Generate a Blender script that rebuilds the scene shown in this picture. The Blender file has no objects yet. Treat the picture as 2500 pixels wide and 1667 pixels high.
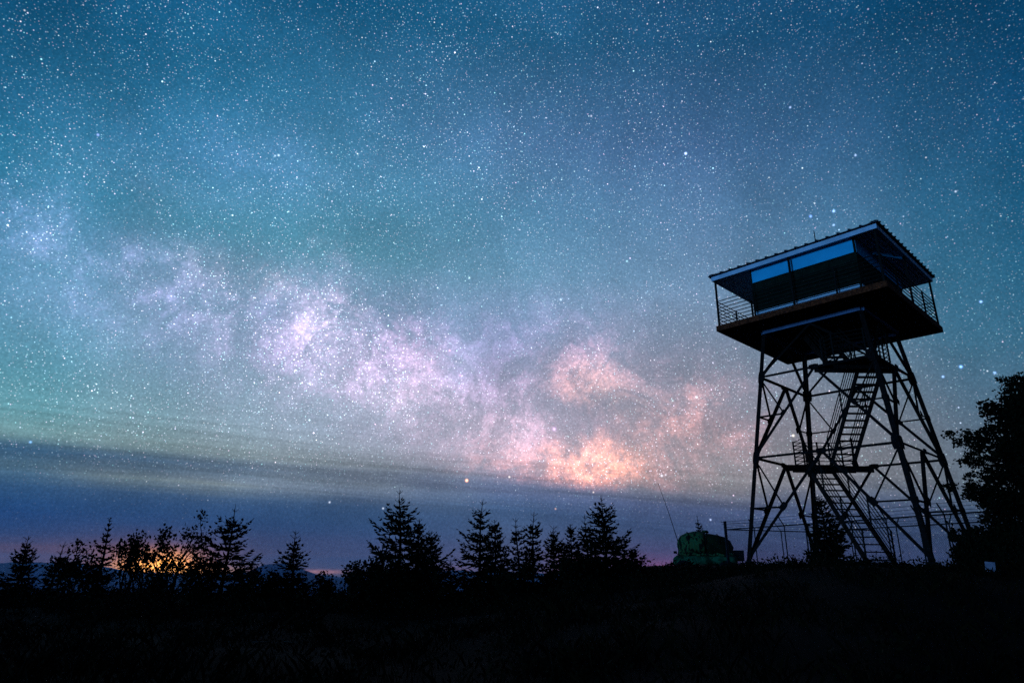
import bpy, math, random
import numpy as np
from mathutils import Vector, Matrix

S = bpy.context.scene
COL = S.collection
R = math.radians
random.seed(7)

# ---------------------------------------------------------------- camera frame (fitted)
FPX, PITCH, ROLL = 1585.5152, 0.3329, 0.0147      # focal length in photo pixels (2500 wide), radians
CAMZ = 1.3
CX, CY = 1250.0, 833.5


def ray(px, py):
    """direction in the world of one photo pixel (2500 x 1667)"""
    a, b = px - CX, py - CY
    c, s = math.cos(ROLL), math.sin(ROLL)
    u, v = c * a + s * b, -s * a + c * b
    xc, zc = u / FPX, -v / FPX
    return Vector((xc, math.cos(PITCH) - zc * math.sin(PITCH), math.sin(PITCH) + zc * math.cos(PITCH)))


def aty(px, py, y):
    d = ray(px, py)
    p = d * (y / d.y)
    return Vector((p.x, p.y, p.z + CAMZ))


def azel(px, py):
    d = ray(px, py).normalized()
    return math.atan2(d.x, d.y), math.asin(d.z)


def topx(d):
    """world direction -> photo pixel"""
    x, y, z = d
    yc = y * math.cos(PITCH) + z * math.sin(PITCH)
    zc = -y * math.sin(PITCH) + z * math.cos(PITCH)
    if yc < 0.15:
        yc = 0.15
    u, v = x / yc * FPX, -zc / yc * FPX
    c, s = math.cos(ROLL), math.sin(ROLL)
    return CX + c * u - s * v, CY + s * u + c * v


cam = bpy.data.cameras.new("camera")
cam.sensor_width = 36
cam.lens = FPX / 2500 * 36
cam.clip_start = 0.05
cam.clip_end = 60000
co = bpy.data.objects.new("camera", cam)
COL.objects.link(co)
c_, s_ = math.cos(ROLL), math.sin(ROLL)
right = Vector((1, 0, 0))
down = Vector((0, math.sin(PITCH), -math.cos(PITCH)))
fwd = Vector((0, math.cos(PITCH), math.sin(PITCH)))
r2 = c_ * right - s_ * down
d2 = s_ * right + c_ * down
m = Matrix.Identity(4)
for i in range(3):
    m[i][0], m[i][1], m[i][2] = r2[i], -d2[i], -fwd[i]
m[2][3] = CAMZ
co.matrix_world = m
S.camera = co


# ---------------------------------------------------------------- helpers
class MB:
    def __init__(self):
        self.v, self.f = [], []

    def add(self, vs, fs):
        b = len(self.v)
        self.v += [tuple(p) for p in vs]
        self.f += [tuple(b + i for i in f) for f in fs]

    def box(self, x0, x1, y0, y1, z0, z1):
        self.add([(x0, y0, z0), (x1, y0, z0), (x1, y1, z0), (x0, y1, z0), (x0, y0, z1), (x1, y0, z1), (x1, y1, z1), (x0, y1, z1)],
                 [(0, 3, 2, 1), (4, 5, 6, 7), (0, 1, 5, 4), (1, 2, 6, 5), (2, 3, 7, 6), (3, 0, 4, 7)])

    def sweep(self, p, q, prof, u, v):
        p, q = Vector(p), Vector(q)
        n = len(prof)
        vs = [p + u * a + v * b for a, b in prof] + [q + u * a + v * b for a, b in prof]
        fs = [(i, (i + 1) % n, n + (i + 1) % n, n + i) for i in range(n)]
        fs += [tuple(range(n - 1, -1, -1)), tuple(range(n, 2 * n))]
        self.add(vs, fs)

    def angle(self, p, q, w, t, nrm):
        """steel L section from p to q, one flange square to nrm"""
        a = (Vector(q) - Vector(p)).normalized()
        v = Vector(nrm) - a * a.dot(Vector(nrm))
        v.normalize()
        u = a.cross(v)
        h = w / 2
        self.sweep(p, q, [(-h, 0), (h, 0), (h, t), (-h + t, t), (-h + t, w), (-h, w)], u, v)

    def bar(self, p, q, w, h=None, up=(0, 0, 1)):
        h = h or w
        a = (Vector(q) - Vector(p)).normalized()
        up = Vector(up)
        if abs(a.dot(up)) > .99:
            up = Vector((1, 0, 0))
        u = a.cross(up).normalized()
        v = u.cross(a)
        self.sweep(p, q, [(-w / 2, -h / 2), (w / 2, -h / 2), (w / 2, h / 2), (-w / 2, h / 2)], u, v)

    def tube(self, pts, rads, n=6):
        pts = [Vector(p) for p in pts]
        b = len(self.v)
        for i, p in enumerate(pts):
            a = (pts[min(i + 1, len(pts) - 1)] - pts[max(i - 1, 0)]).normalized()
            up = Vector((0, 0, 1)) if abs(a.z) < .9 else Vector((1, 0, 0))
            u = a.cross(up).normalized()
            w = a.cross(u)
            r = rads[i] if hasattr(rads, '__len__') else rads
            for k in range(n):
                t = 2 * math.pi * k / n
                self.v.append(tuple(p + u * (r * math.cos(t)) + w * (r * math.sin(t))))
        for i in range(len(pts) - 1):
            for k in range(n):
                self.f.append((b + i * n + k, b + i * n + (k + 1) % n, b + (i + 1) * n + (k + 1) % n, b + (i + 1) * n + k))
        self.f.append(tuple(b + k for k in range(n - 1, -1, -1)))
        e = b + (len(pts) - 1) * n
        self.f.append(tuple(e + k for k in range(n)))

    def poly(self, pts, th, nrm):
        """flat plate: polygon pts extruded th along nrm"""
        n = len(pts)
        d = Vector(nrm).normalized() * th
        pts = [Vector(p) for p in pts]
        self.add([p for p in pts] + [p + d for p in pts],
                 [tuple(range(n)), tuple(range(2 * n - 1, n - 1, -1))] + [(i, n + i, n + (i + 1) % n, (i + 1) % n) for i in range(n)])

    def build(self, name, mat, parent=None, smooth=False, **props):
        me = bpy.data.meshes.new(name)
        me.from_pydata(self.v, [], self.f)
        me.update()
        me.materials.append(mat)
        if smooth:
            for p in me.polygons:
                p.use_smooth = True
        o = bpy.data.objects.new(name, me)
        COL.objects.link(o)
        if parent:
            o.parent = parent
        for k, val in props.items():
            o[k] = val
        return o


def thing(name, label, cat, loc=(0, 0, 0), rz=0, group=None):
    o = bpy.data.objects.new(name, None)
    COL.objects.link(o)
    o.empty_display_size = .2
    o.location = loc
    o.rotation_euler = (0, 0, rz)
    o['label'] = label
    o['category'] = cat
    if group:
        o['group'] = group
    return o


def tag(o, label, cat, group=None):
    o['label'] = label
    o['category'] = cat
    if group:
        o['group'] = group
    return o


def mat(name, col, rough=.8, metal=0, noise=0, nscale=4, col2=None, bump=0, spec=.05):
    m = bpy.data.materials.new(name)
    m.use_nodes = True
    nt = m.node_tree
    b = nt.nodes['Principled BSDF']
    b.inputs['Roughness'].default_value = rough
    b.inputs['Metallic'].default_value = metal
    b.inputs['Specular IOR Level'].default_value = spec
    if col2 is None and noise:
        col2 = tuple(c * (1 - noise) for c in col)
    if col2 is not None:
        tc = nt.nodes.new('ShaderNodeTexCoord')
        nz = nt.nodes.new('ShaderNodeTexNoise')
        nz.inputs['Scale'].default_value = nscale
        nz.inputs['Detail'].default_value = 6
        rp = nt.nodes.new('ShaderNodeValToRGB')
        rp.color_ramp.elements[0].position = .38
        rp.color_ramp.elements[1].position = .62
        rp.color_ramp.elements[0].color = (*col, 1)
        rp.color_ramp.elements[1].color = (*col2, 1)
        nt.links.new(tc.outputs['Object'], nz.inputs['Vector'])
        nt.links.new(nz.outputs['Fac'], rp.inputs['Fac'])
        nt.links.new(rp.outputs['Color'], b.inputs['Base Color'])
        if bump:
            bp = nt.nodes.new('ShaderNodeBump')
            bp.inputs['Strength'].default_value = bump
            bp.inputs['Distance'].default_value = .03
            nt.links.new(nz.outputs['Fac'], bp.inputs['Height'])
            nt.links.new(bp.outputs['Normal'], b.inputs['Normal'])
    else:
        b.inputs['Base Color'].default_value = (*col, 1)
    return m


M = {}
M['steel'] = mat('rusty steel', (.010, .007, .006), .8, 0, nscale=9, col2=(.006, .0035, .0025))
M['galv'] = mat('galvanised steel', (.022, .021, .022), .6, 0, noise=.4, nscale=6)
M['beam'] = mat('grey painted beam', (.20, .22, .31), .6, 0, noise=.3, nscale=3)
M['fascia_wood'] = mat('weathered red brown timber', (.19, .036, .012), .85, 0, nscale=14, col2=(.06, .012, .005), bump=.4)
M['deck'] = mat('dark deck timber', (.020, .016, .013), .9, 0, noise=.5, nscale=8)
M['boards'] = mat('pale bounce floor', (.36, .36, .37), .9, 0, noise=.3, nscale=10)  # unseen pale top layer, added to bounce light up to the soffit
M['white'] = mat('white paint', (.74, .74, .74), .5, 0, noise=.08, nscale=3)
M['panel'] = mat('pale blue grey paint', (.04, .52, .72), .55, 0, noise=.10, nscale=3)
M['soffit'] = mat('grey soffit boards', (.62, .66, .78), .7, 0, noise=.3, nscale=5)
M['trim'] = mat('white trim', (.66, .66, .70), .5, 0, noise=.2, nscale=5)
M['green'] = mat('dark green paint', (.010, .016, .008), .7, 0, noise=.4, nscale=5)
M['roof'] = mat('dark ribbed roof metal', (.04, .05, .06), .6, .0, noise=.3, nscale=4)
M['rail'] = mat('dark rail paint', (.009, .009, .007), .8)
M['concrete'] = mat('old concrete', (.012, .010, .009), .9, 0, noise=.4, nscale=7)
M['needle'] = mat('fir needles', (.006, .007, .0022), .9, 0, nscale=3, col2=(.0035, .004, .0014))
M['leaf'] = mat('dark leaves', (.007, .007, .0020), .9, 0, nscale=3, col2=(.004, .004, .0014))
M['bark'] = mat('bark', (.008, .005, .003), .9, 0, noise=.5, nscale=12)
M['soil'] = mat('hilltop soil', (.003, .002, .0008), 1, 0, nscale=1.5, col2=(.0015, .0013, .0005))
M['grass'] = mat('dry grass', (.010, .0055, .0010), .9, 0, nscale=1.7, col2=(.0020, .0016, .0005))
M['hill'] = mat('forested mountain with haze tint', (.07, .11, .24), 1, 0, nscale=.0012, col2=(.045, .08, .18))  # blue of the night air put into the base colour as painted haze
M['twig'] = mat('bleached dead wood', (.10, .085, .06), .9, 0, noise=.4, nscale=9)
M['tyre'] = mat('tyre rubber', (.010, .010, .010), .9)
M['dark'] = mat('black underside', (.006, .006, .006), .9)
M['rim'] = mat('olive rim', (.03, .035, .02), .7)
M['sign'] = mat('white sign face', (.34, .24, .26), .7, 0, nscale=9, col2=(.22, .16, .18))
M['mark'] = mat('sign print', (.05, .05, .08), .8)


def camo():
    m = bpy.data.materials.new('camouflage cloth')
    m.use_nodes = True
    nt = m.node_tree
    b = nt.nodes['Principled BSDF']
    b.inputs['Roughness'].default_value = .85
    b.inputs['Specular IOR Level'].default_value = .15
    tc = nt.nodes.new('ShaderNodeTexCoord')
    mp = nt.nodes.new('ShaderNodeMapping')
    mp.inputs['Scale'].default_value = (2.0, 2.0, 1.0)
    nz = nt.nodes.new('ShaderNodeTexNoise')
    nz.inputs['Scale'].default_value = 2.6
    nz.inputs['Detail'].default_value = 3
    nz.inputs['Distortion'].default_value = .6
    rp = nt.nodes.new('ShaderNodeValToRGB')
    rp.color_ramp.interpolation = 'CONSTANT'
    e = rp.color_ramp.elements
    e[0].position = 0
    e[0].color = (.006, .008, .003, 1)
    e[1].position = .47
    e[1].color = (.034, .082, .021, 1)
    for p, c in ((.53, (.064, .076, .018, 1)), (.56, (.024, .105, .032, 1)), (.62, (.008, .010, .004, 1))):
        q = e.new(p)
        q.color = c
    nt.links.new(tc.outputs['Object'], mp.inputs['Vector'])
    nt.links.new(mp.outputs['Vector'], nz.inputs['Vector'])
    nt.links.new(nz.outputs['Fac'], rp.inputs['Fac'])
    nt.links.new(rp.outputs['Color'], b.inputs['Base Color'])
    return m


M['camo'] = camo()
M['camo_shade'] = mat('shaded dark green cover', (.010, .018, .006), .9, 0, nscale=3, col2=(.005, .007, .003))  # shade on the vehicle's right half, painted as a darker cover colour
M['camo_green'] = mat('bright green cover', (.018, .125, .052), .85, 0, nscale=3.2, col2=(.005, .022, .009))


# ---------------------------------------------------------------- terrain
def sst(a, b, x):
    t = min(1, max(0, (x - a) / (b - a)))
    return t * t * (3 - 2 * t)


def hn(x, y):
    return .10 * math.sin(.9 * x + 1.3 * math.sin(.5 * y)) + .07 * math.sin(1.7 * y + .8 * x) + .04 * math.sin(3.1 * x - 2.3 * y)


def ground(x, y):
    r = math.hypot(x, y)
    h = 1.38 * sst(-3, 9, x) * sst(4, 17, y) + hn(x, y) * sst(1.5, 5, r) * .6
    lim = 30 + 14 * sst(2, 10, x)
    if r > lim:
        d = r - lim
        h -= 620 * (1 - math.exp(-(d * .42) / 620)) * sst(0, 12, d)
    return h


g = MB()
rings = [0.0, .7, 1.4, 2.2, 3, 4, 5, 6, 7, 8, 9, 10, 11, 12, 13, 14, 15, 16, 17, 18, 19, 20, 21, 22, 23, 24, 25, 26, 27, 28, 29, 30, 31, 32, 33, 34, 35,
         36, 37, 38, 39, 40, 41, 42, 43, 44, 45, 46, 47, 48, 50, 52, 55, 58, 62, 68, 76, 90, 110, 150, 220, 350, 600, 1000, 1800, 3200, 6000, 11000, 16000, 22000]
NA = 180
for r in rings:
    for k in range(NA):
        a = 2 * math.pi * k / NA
        x, y = r * math.sin(a), r * math.cos(a)
        g.v.append((x, y, ground(x, y)))
for i in range(len(rings) - 1):
    for k in range(NA):
        g.f.append((i * NA + k, (i + 1) * NA + k, (i + 1) * NA + (k + 1) % NA, i * NA + (k + 1) % NA))
g.build('ground', M['soil'], None, True, kind='structure')


# mountains beyond the valley: three ridges with depth
def fbm1(x, s):
    return sum(math.sin(x * f + s * p) * a for f, a, p in ((1, 1, 1.1), (2.3, .5, 2.7), (5.1, .25, 4.1), (11.3, .13, 7.7), (23, .07, 9.1)))


def ridge(dist, prof, rough, seed, width):
    b = MB()
    xs = np.linspace(prof[0][0], prof[-1][0], 260)
    px = [p[0] for p in prof]
    py = [p[1] for p in prof]
    rows = 9
    for i, x in enumerate(xs):
        y = np.interp(x, px, py) + rough * fbm1(x * .035, seed)
        d = ray(x, y)
        d = d / math.hypot(d.x, d.y)
        base = -640.0
        top = d.z * dist + CAMZ
        for j in range(rows):
            t = j / (rows - 1) * 2 - 1
            h = base + (top - base) * max(0, 1 - abs(t)) ** .8 * (1 - .10 * math.sin(math.pi * abs(t)) * (1 + fbm1(x * .05 + t * 3, seed + 2)))
            rr = dist + t * width + (1 - abs(t)) * 0
            if j != rows // 2:
                rr += width * .08 * fbm1(x * .06 + j, seed + 5)
            b.v.append((d.x * rr, d.y * rr, h))
    n = len(xs)
    for i in range(n - 1):
        for j in range(rows - 1):
            b.f.append((i * rows + j, (i + 1) * rows + j, (i + 1) * rows + j + 1, i * rows + j + 1))
    return b


mb = MB()
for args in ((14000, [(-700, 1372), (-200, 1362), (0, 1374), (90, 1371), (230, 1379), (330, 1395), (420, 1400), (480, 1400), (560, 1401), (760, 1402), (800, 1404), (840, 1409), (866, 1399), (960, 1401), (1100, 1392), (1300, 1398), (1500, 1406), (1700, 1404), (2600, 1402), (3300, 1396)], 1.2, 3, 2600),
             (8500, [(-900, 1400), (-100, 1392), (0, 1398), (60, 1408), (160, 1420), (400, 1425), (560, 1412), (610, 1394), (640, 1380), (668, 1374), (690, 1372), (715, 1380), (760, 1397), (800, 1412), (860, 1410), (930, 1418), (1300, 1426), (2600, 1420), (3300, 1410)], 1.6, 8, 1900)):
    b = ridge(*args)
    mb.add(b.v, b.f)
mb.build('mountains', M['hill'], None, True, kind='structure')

# ---------------------------------------------------------------- lookout tower
TZ = .2938 + CAMZ
TX, TY, TH = 12.4098, 23.8195, .7536
tower = thing('lookout_tower', 'tall steel fire lookout tower with a square cabin and railed catwalk on top', 'lookout tower', (TX, TY, TZ), TH)
ZL, ZU, ZB = 3.587, 6.662, 8.535
SG = {'N': (-1, -1), 'L': (-1, 1), 'F': (1, 1), 'R': (1, -1)}
FACES = [('N', 'L'), ('L', 'F'), ('F', 'R'), ('R', 'N')]


def lh(z):
    return 2.889 - .1224 * z


def node(k, z):
    h = lh(z)
    return Vector((SG[k][0] * h, SG[k][1] * h, z))


def mid(a, b):
    return (a + b) / 2


# legs
for k in 'NLFR':
    b = MB()
    p, q = node(k, -.02), node(k, ZB - .13)
    u = Vector((-SG[k][0], 0, 0))
    v = Vector((0, -SG[k][1], 0))
    w, t = .15, .018
    b.sweep(p, q, [(0, 0), (w, 0), (w, t), (t, t), (t, w), (0, w)] if SG[k][0] * SG[k][1] > 0 else [(0, 0), (0, w), (t, w), (t, t), (w, t), (w, 0)], u, v)
    leg = b.build('leg', M['steel'], tower)
    f = MB()
    c = node(k, 0)
    for h0, h1, s in ((-.6, -.10, .20), (-.10, 0, .11)):
        f.box(c.x - s - SG[k][0] * .07, c.x + s - SG[k][0] * .07, c.y - s - SG[k][1] * .07, c.y + s - SG[k][1] * .07, h0, h1 - .003)
    f.build('footing', M['concrete'], leg)


def plate(name, c, a, n, w, h):
    """gusset plate centred on c, long side along a, in the face plane with normal n"""
    a = Vector(a).normalized()
    n = Vector(n).normalized()
    u = a.cross(n).normalized()
    b = MB()
    b.poly([c + a * (h / 2) + u * (w * .40), c + a * (h * .2) + u * (w / 2), c - a * (h * .2) + u * (w / 2), c - a * (h / 2) + u * (w * .40),
            c - a * (h / 2) - u * (w * .40), c - a * (h * .2) - u * (w / 2), c + a * (h * .2) - u * (w / 2), c + a * (h / 2) - u * (w * .40)], .014, n)
    b.build(name, M['steel'], tower)


for fi, (P, Q) in enumerate(FACES):
    nrm = Vector(((SG[P][0] + SG[Q][0]) / 2, (SG[P][1] + SG[Q][1]) / 2, .12))  # outward
    inn = -nrm
    off = inn * .03
    for z in (ZL, ZU):
        b = MB()
        b.angle(node(P, z) + off * .2, node(Q, z) + off * .2, .085, .012, inn)
        b.build('strut', M['steel'], tower)
        Mz = mid(node(P, z), node(Q, z))
        plate('gusset_plate', Mz + off * -.5, node(Q, z) - node(P, z), nrm, .19, .34)
        for K in (P, Q):
            plate('gusset_plate', node(K, z) + (Mz - node(K, z)).normalized() * .12 - off * .5, node(K, z + 1) - node(K, z), nrm, .24, .44)
    # top beam under the cabin floor
    b = MB()
    p, q = node(P, ZB - .07), node(Q, ZB - .07)
    d = (q - p).normalized()
    b.bar(p + d * .06, q - d * .06, .10, .125)
    b.build('floor_beam', M['beam'], tower)
    # V braces
    for zt, zb_, sub in ((ZB - .13, ZU, False), (ZU, ZL, True), (ZL, 0.0, True)):
        Mt = mid(node(P, zt), node(Q, zt))
        for K in (P, Q):
            Kb = node(K, zb_)
            wdt = .10 if sub else .085
            b = MB()
            b.angle(Mt + off, Kb + off, wdt, .014, inn)
            b.build('brace', M['steel'], tower)
            if sub:
                m1 = mid(Mt, Kb)
                for nm, pa in (('sub_brace', node(K, zt)), ('sub_strut', node(K, (zt + zb_) / 2))):
                    b = MB()
                    b.angle(pa + off * 1.7, m1 + off * 1.7, .055, .01, inn)
                    b.build(nm, M['steel'], tower)
                plate('gusset_plate', m1 + off * -.2, Kb - Mt, nrm, .16 if zb_ else .22, .24 if zb_ else .30)
                plate('gusset_plate', node(K, (zt + zb_) / 2) + (m1 - node(K, (zt + zb_) / 2)).normalized() * .1 - off * .3, Kb - node(K, zt), nrm, .13, .2)

# diagonal tie bars in plan at each landing level
for z, ks in ((ZL, 'LR'), (ZU, 'LR')):
    pass


def dl(n, l, z):
    """position by distance along the N-F diagonal (n) and across it (l)"""
    return Vector((.70711 * (n + l), .70711 * (n - l), z))


def landing(corner, z, sgn):
    h = lh(z)
    n0 = h * .70711                 # diagonal edge between the two mid points
    b = MB()
    ld = b
    A, B, Cc = dl(sgn * n0, -n0, z), dl(sgn * n0, n0, z), dl(sgn * (2 * n0 - .12), 0, z)
    b.poly([A, B, Cc] if sgn < 0 else [A, Cc, B], .05, (0, 0, -1))
    o = b.build('landing', M['deck'], tower)
    b = MB()
    b.bar(dl(sgn * n0, -n0 + .02, z - .09), dl(sgn * n0, n0 - .02, z - .12), .07, .24)
    b.bar(dl(sgn * (n0 + .45), -n0 + .5, z - .13), dl(sgn * (n0 + .45), n0 - .5, z - .13), .05, .15)
    b.build('edge_beam', M['steel'], o)
    return o, n0


def rails(b, pts, zs, r=.017):
    for h in zs:
        for p, q in zip(pts[:-1], pts[1:]):
            b.tube([p + Vector((0, 0, h)), q + Vector((0, 0, h))], r, 5)


RZ = [.15, .30, .45, .60, .75, .90, 1.05]
lo, n0l = landing('F', ZL, 1)
hi, n0u = landing('N', ZU, -1)
# landing guard rails
b = MB()
pts = [dl(n0l - .1, -.95, ZL), dl(n0l + .80, -.95, ZL), dl(n0l + .80, .95, ZL), dl(n0l + .05, 1.05, ZL)]
rails(b, pts, RZ)
gr = b.build('railing', M['rail'], lo)
for p in pts + [dl(n0l + .8, 0, ZL)]:
    b2 = MB()
    b2.bar(p, p + Vector((0, 0, 1.09)), .05)
    b2.build('railing_post', M['rail'], lo)
b = MB()
pts = [dl(-n0u + .1, -1.05, ZU), dl(-n0u - .55, -.95, ZU), dl(-2 * n0u + .35, -.1, ZU), dl(-2 * n0u + .35, .1, ZU), dl(-n0u - .5, 1.0, ZU), dl(-n0u, 1.1, ZU)]
rails(b, pts, RZ)
b.build('railing', M['rail'], hi)
for p in pts:
    b2 = MB()
    b2.bar(p, p + Vector((0, 0, 1.09)), .05)
    b2.build('railing_post', M['rail'], hi)
# kick panel at the foot of the upper flight
b = MB()
b.poly([dl(n0l + .1, 1.0, ZL + .02), dl(n0l + .1, 1.22, ZL + .02), dl(n0l + .1, 1.1, ZL + .6), dl(n0l + .1, 1.02, ZL + .6)], .012, (1, 1, 0))
b.build('kick_panel', M['galv'], lo)


def flight(na, za, nb, zb_, l0, l1, nt, rail_from=0.0):
    """one open stair flight: stringers, treads, railings"""
    b0 = MB()
    dn, dz = nb - na, zb_ - za
    st = thing_child('stair_flight')
    for l in (l0, l1):
        b = MB()
        p, q = dl(na, l, za), dl(nb, l, zb_)
        b.bar(p, q, .05, .20)
        b.build('stringer', M['steel'], st)
    for i in range(nt):
        t = (i + .5) / nt
        c = na + dn * t
        z = za + dz * (i + .75) / nt
        b = MB()
        p, q = dl(c, l0 + .03, z), dl(c, l1 - .03, z)
        b.bar(p, q, .21, .035)
        b.build('tread', M['steel'], st)
    for l in (l0 - .03, l1 + .03):
        b = MB()
        ends = [dl(na, l, za), dl(nb, l, zb_)]
        for h in (.22, .42, .62, .82, 1.02):
            b.tube([ends[0] + Vector((0, 0, h)), ends[1] + Vector((0, 0, h))], .016 if h < 1 else .021, 5)
        k = max(2, int(abs(dz) / 1.1) + 1)
        for j in range(k):
            t = .02 + .96 * j / (k - 1)
            p = ends[0].lerp(ends[1], t)
            b.bar(p, p + Vector((0, 0, 1.03)), .045)
        b.build('railing', M['rail'], st)
    return st


def thing_child(name):
    o = bpy.data.objects.new(name, None)
    COL.objects.link(o)
    o.parent = tower
    o.empty_display_size = .1
    return o


flight(-1.95, -.12, n0l + .02, ZL - .02, -.82, .04, 15)
flight(n0l + .05, ZL + .03, -n0u - .02, ZU - .02, .12, .97, 14)
flight(-n0u - .05, ZU + .03, .42, ZB + .10, -.93, -.10, 8)

# catwalk deck with a hatch above the top flight
DT = 8.755
b = MB()
HX0, HX1, HY0, HY1 = -1.15, .55, -.45, 1.15
H = 3.05
for x0, x1, y0, y1 in ((-H, HX0, -H, H), (HX1, H, -H, H), (HX0, HX1, -H, HY0), (HX0, HX1, HY1, H)):
    b.box(x0, x1, y0, y1, 8.66, 8.715)
deck = b.build('catwalk_deck', M['deck'], tower)
b = MB()
for x0, x1, y0, y1 in ((-H, HX0, -H, H), (HX1, H, -H, H), (HX0, HX1, -H, HY0), (HX0, HX1, HY1, H)):
    b.box(x0, x1, y0, y1, 8.718, DT)
b.build('bounce_floor', M['boards'], deck)  # added layer, hidden from below, pale to throw light at the eaves
for k in range(11):
    x = -2.9 + k * .58
    segs = [(-3.03, 3.03)] if not (HX0 - .1 < x < HX1 + .1) else [(-3.03, HY0 - .05), (HY1 + .05, 3.03)]
    for y0, y1 in segs:
        b = MB()
        b.box(x - .025, x + .025, y0, y1, 8.548, 8.658)
        b.build('joist', M['deck'], deck)
for s, ax in ((-1, 0), (1, 0), (-1, 1), (1, 1)):
    b = MB()
    a0, a1 = sorted((s * H + s * .003, s * (H + .045)))
    e = H + (.045 if ax == 0 else 0)
    if ax == 0:
        b.box(a0, a1, -e, e, 8.535, 8.752)
    else:
        b.box(-e, e, a0, a1, 8.535, 8.752)
    b.build('fascia', M['fascia_wood'], deck)

# railing round the catwalk
EZ = 10.678
RP = 3.0


def side_pt(side, t):
    P, Q = FACES[side]
    a, c = Vector((*[k * RP for k in SG[P]], DT)), Vector((*[k * RP for k in SG[Q]], DT))
    return a.lerp(c, t)


for si in range(4):
    b = MB()
    rails(b, [side_pt(si, .01), side_pt(si, .99)], [.14, .29, .44, .59, .74, .89, 1.04], .018)
    rl = b.build('railing', M['rail'], tower)
    for t in (.25, .75):
        b2 = MB()
        p = side_pt(si, t)
        b2.bar(p, p + Vector((0, 0, 1.06)), .05)
        b2.build('railing_post', M['rail'], rl)
    for t in (0, .5):
        b2 = MB()
        p = side_pt(si, t)
        b2.bar(p, Vector((p.x, p.y, EZ + .05)), .065)
        b2.build('roof_post', M['rail'], tower)

# cabin: X0..X1 by Y0..Y1 in the tower's own axes
X0, X1, Y0, Y1 = -2.8, 2.0, -2.25, 1.61  # front wall X0 moved outward so the low lamp reaches under the eave
WT = 10.86


def wallbox(b, si, t0, t1, z0, z1, out, th):
    """a board on cabin side si between t0..t1 along the side"""
    if si == 0:
        b.box(X0 - out, X0 - out + th, t0, t1, z0, z1)
    elif si == 1:
        b.box(t0, t1, Y1 + out - th, Y1 + out, z0, z1)
    elif si == 2:
        b.box(X1 + out - th, X1 + out, t0, t1, z0, z1)
    else:
        b.box(t0, t1, Y0 - out, Y0 - out + th, z0, z1)


for si in range(4):
    e0, e1 = (Y0 + .06, Y1 - .06) if si in (0, 2) else (X0 + .06, X1 - .06)
    ln = e1 - e0
    b = MB()
    wallbox(b, si, e0, e1, 9.005, 9.50, 0, .06)
    wl = b.build('wall', M['green'], tower)
    b = MB()
    wallbox(b, si, e0, e1, DT + .003, 9.0, .012, .06)
    b.build('skirt_board', M['white'], tower)
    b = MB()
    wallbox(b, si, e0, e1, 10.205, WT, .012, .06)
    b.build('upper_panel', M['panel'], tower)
    b = MB()
    wallbox(b, si, e0, e1, 9.503, 9.57, .02, .08)
    wallbox(b, si, e0, e1, 10.14, 10.20, .006, .07)
    for k in range(5):
        t = e0 + ln * k / 4
        wallbox(b, si, max(e0, t - .04), min(e1, t + .04), 9.573, 10.137, .006, .07)
    wf = b.build('window_frame', M['green'], tower)
    for k in range(4):
        t = e0 + ln * (k + .5) / 4
        b = MB()
        for j in range(7):
            z0 = 9.576 + j * .0800
            wallbox(b, si, t - ln / 8 + .045, t + ln / 8 - .045, z0, z0 + .077, 0, .03)
        b.build('shutter', M['green'], wf)
for x, y in ((X0 + .03, Y0 + .03), (X0 + .03, Y1 - .03), (X1 - .03, Y1 - .03), (X1 - .03, Y0 + .03)):
    b = MB()
    b.box(x - .029, x + .029, y - .029, y + .029, DT + .003, WT)
    b.build('corner_post', M['green'], tower)

# roof: low hip of ribbed metal, fascia, sloping soffit boards
EO = 3.106
FT = .17
rz0 = EZ + FT + .012
b = MB()
TOPH = EO + .09
AP = rz0 + TOPH * .35
cor = [Vector((SG[k][0] * TOPH, SG[k][1] * TOPH, rz0)) for k in 'NLFR']
low = [c - Vector((0, 0, .0)) for c in cor]
ap = Vector((0, 0, AP))
for i in range(4):
    a, c = cor[i], cor[(i + 1) % 4]
    nn = (c - a).cross(ap - a).normalized()
    if nn.z < 0:
        nn = -nn
    b.add([a, c, ap, a + Vector((0, 0, .028)), c + Vector((0, 0, .028)), ap + Vector((0, 0, .028))], [(0, 2, 1), (3, 4, 5), (0, 1, 4, 3)])
    n = 17
    outd = Vector(((SG['NLFR'[i]][0] + SG['NLFR'[(i + 1) % 4]][0]) / 2, (SG['NLFR'[i]][1] + SG['NLFR'[(i + 1) % 4]][1]) / 2, 0))
    for j in range(n):
        t = (j + .5) / n
        p = a.lerp(c, t)
        run = TOPH * (1 - abs(2 * t - 1))
        q = p - outd * run + Vector((0, 0, run * .35))
        p2 = p + outd * .035 + Vector((0, 0, -.012))
        b.bar(p2 + Vector((0, 0, .045)), q + Vector((0, 0, .045)), .045, .05)
for i in range(4):
    b.bar(cor[i].lerp(ap, .012) + Vector((0, 0, .045)), ap + Vector((0, 0, .06)), .12, .04)
roof = b.build('roof', M['roof'], tower)
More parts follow.
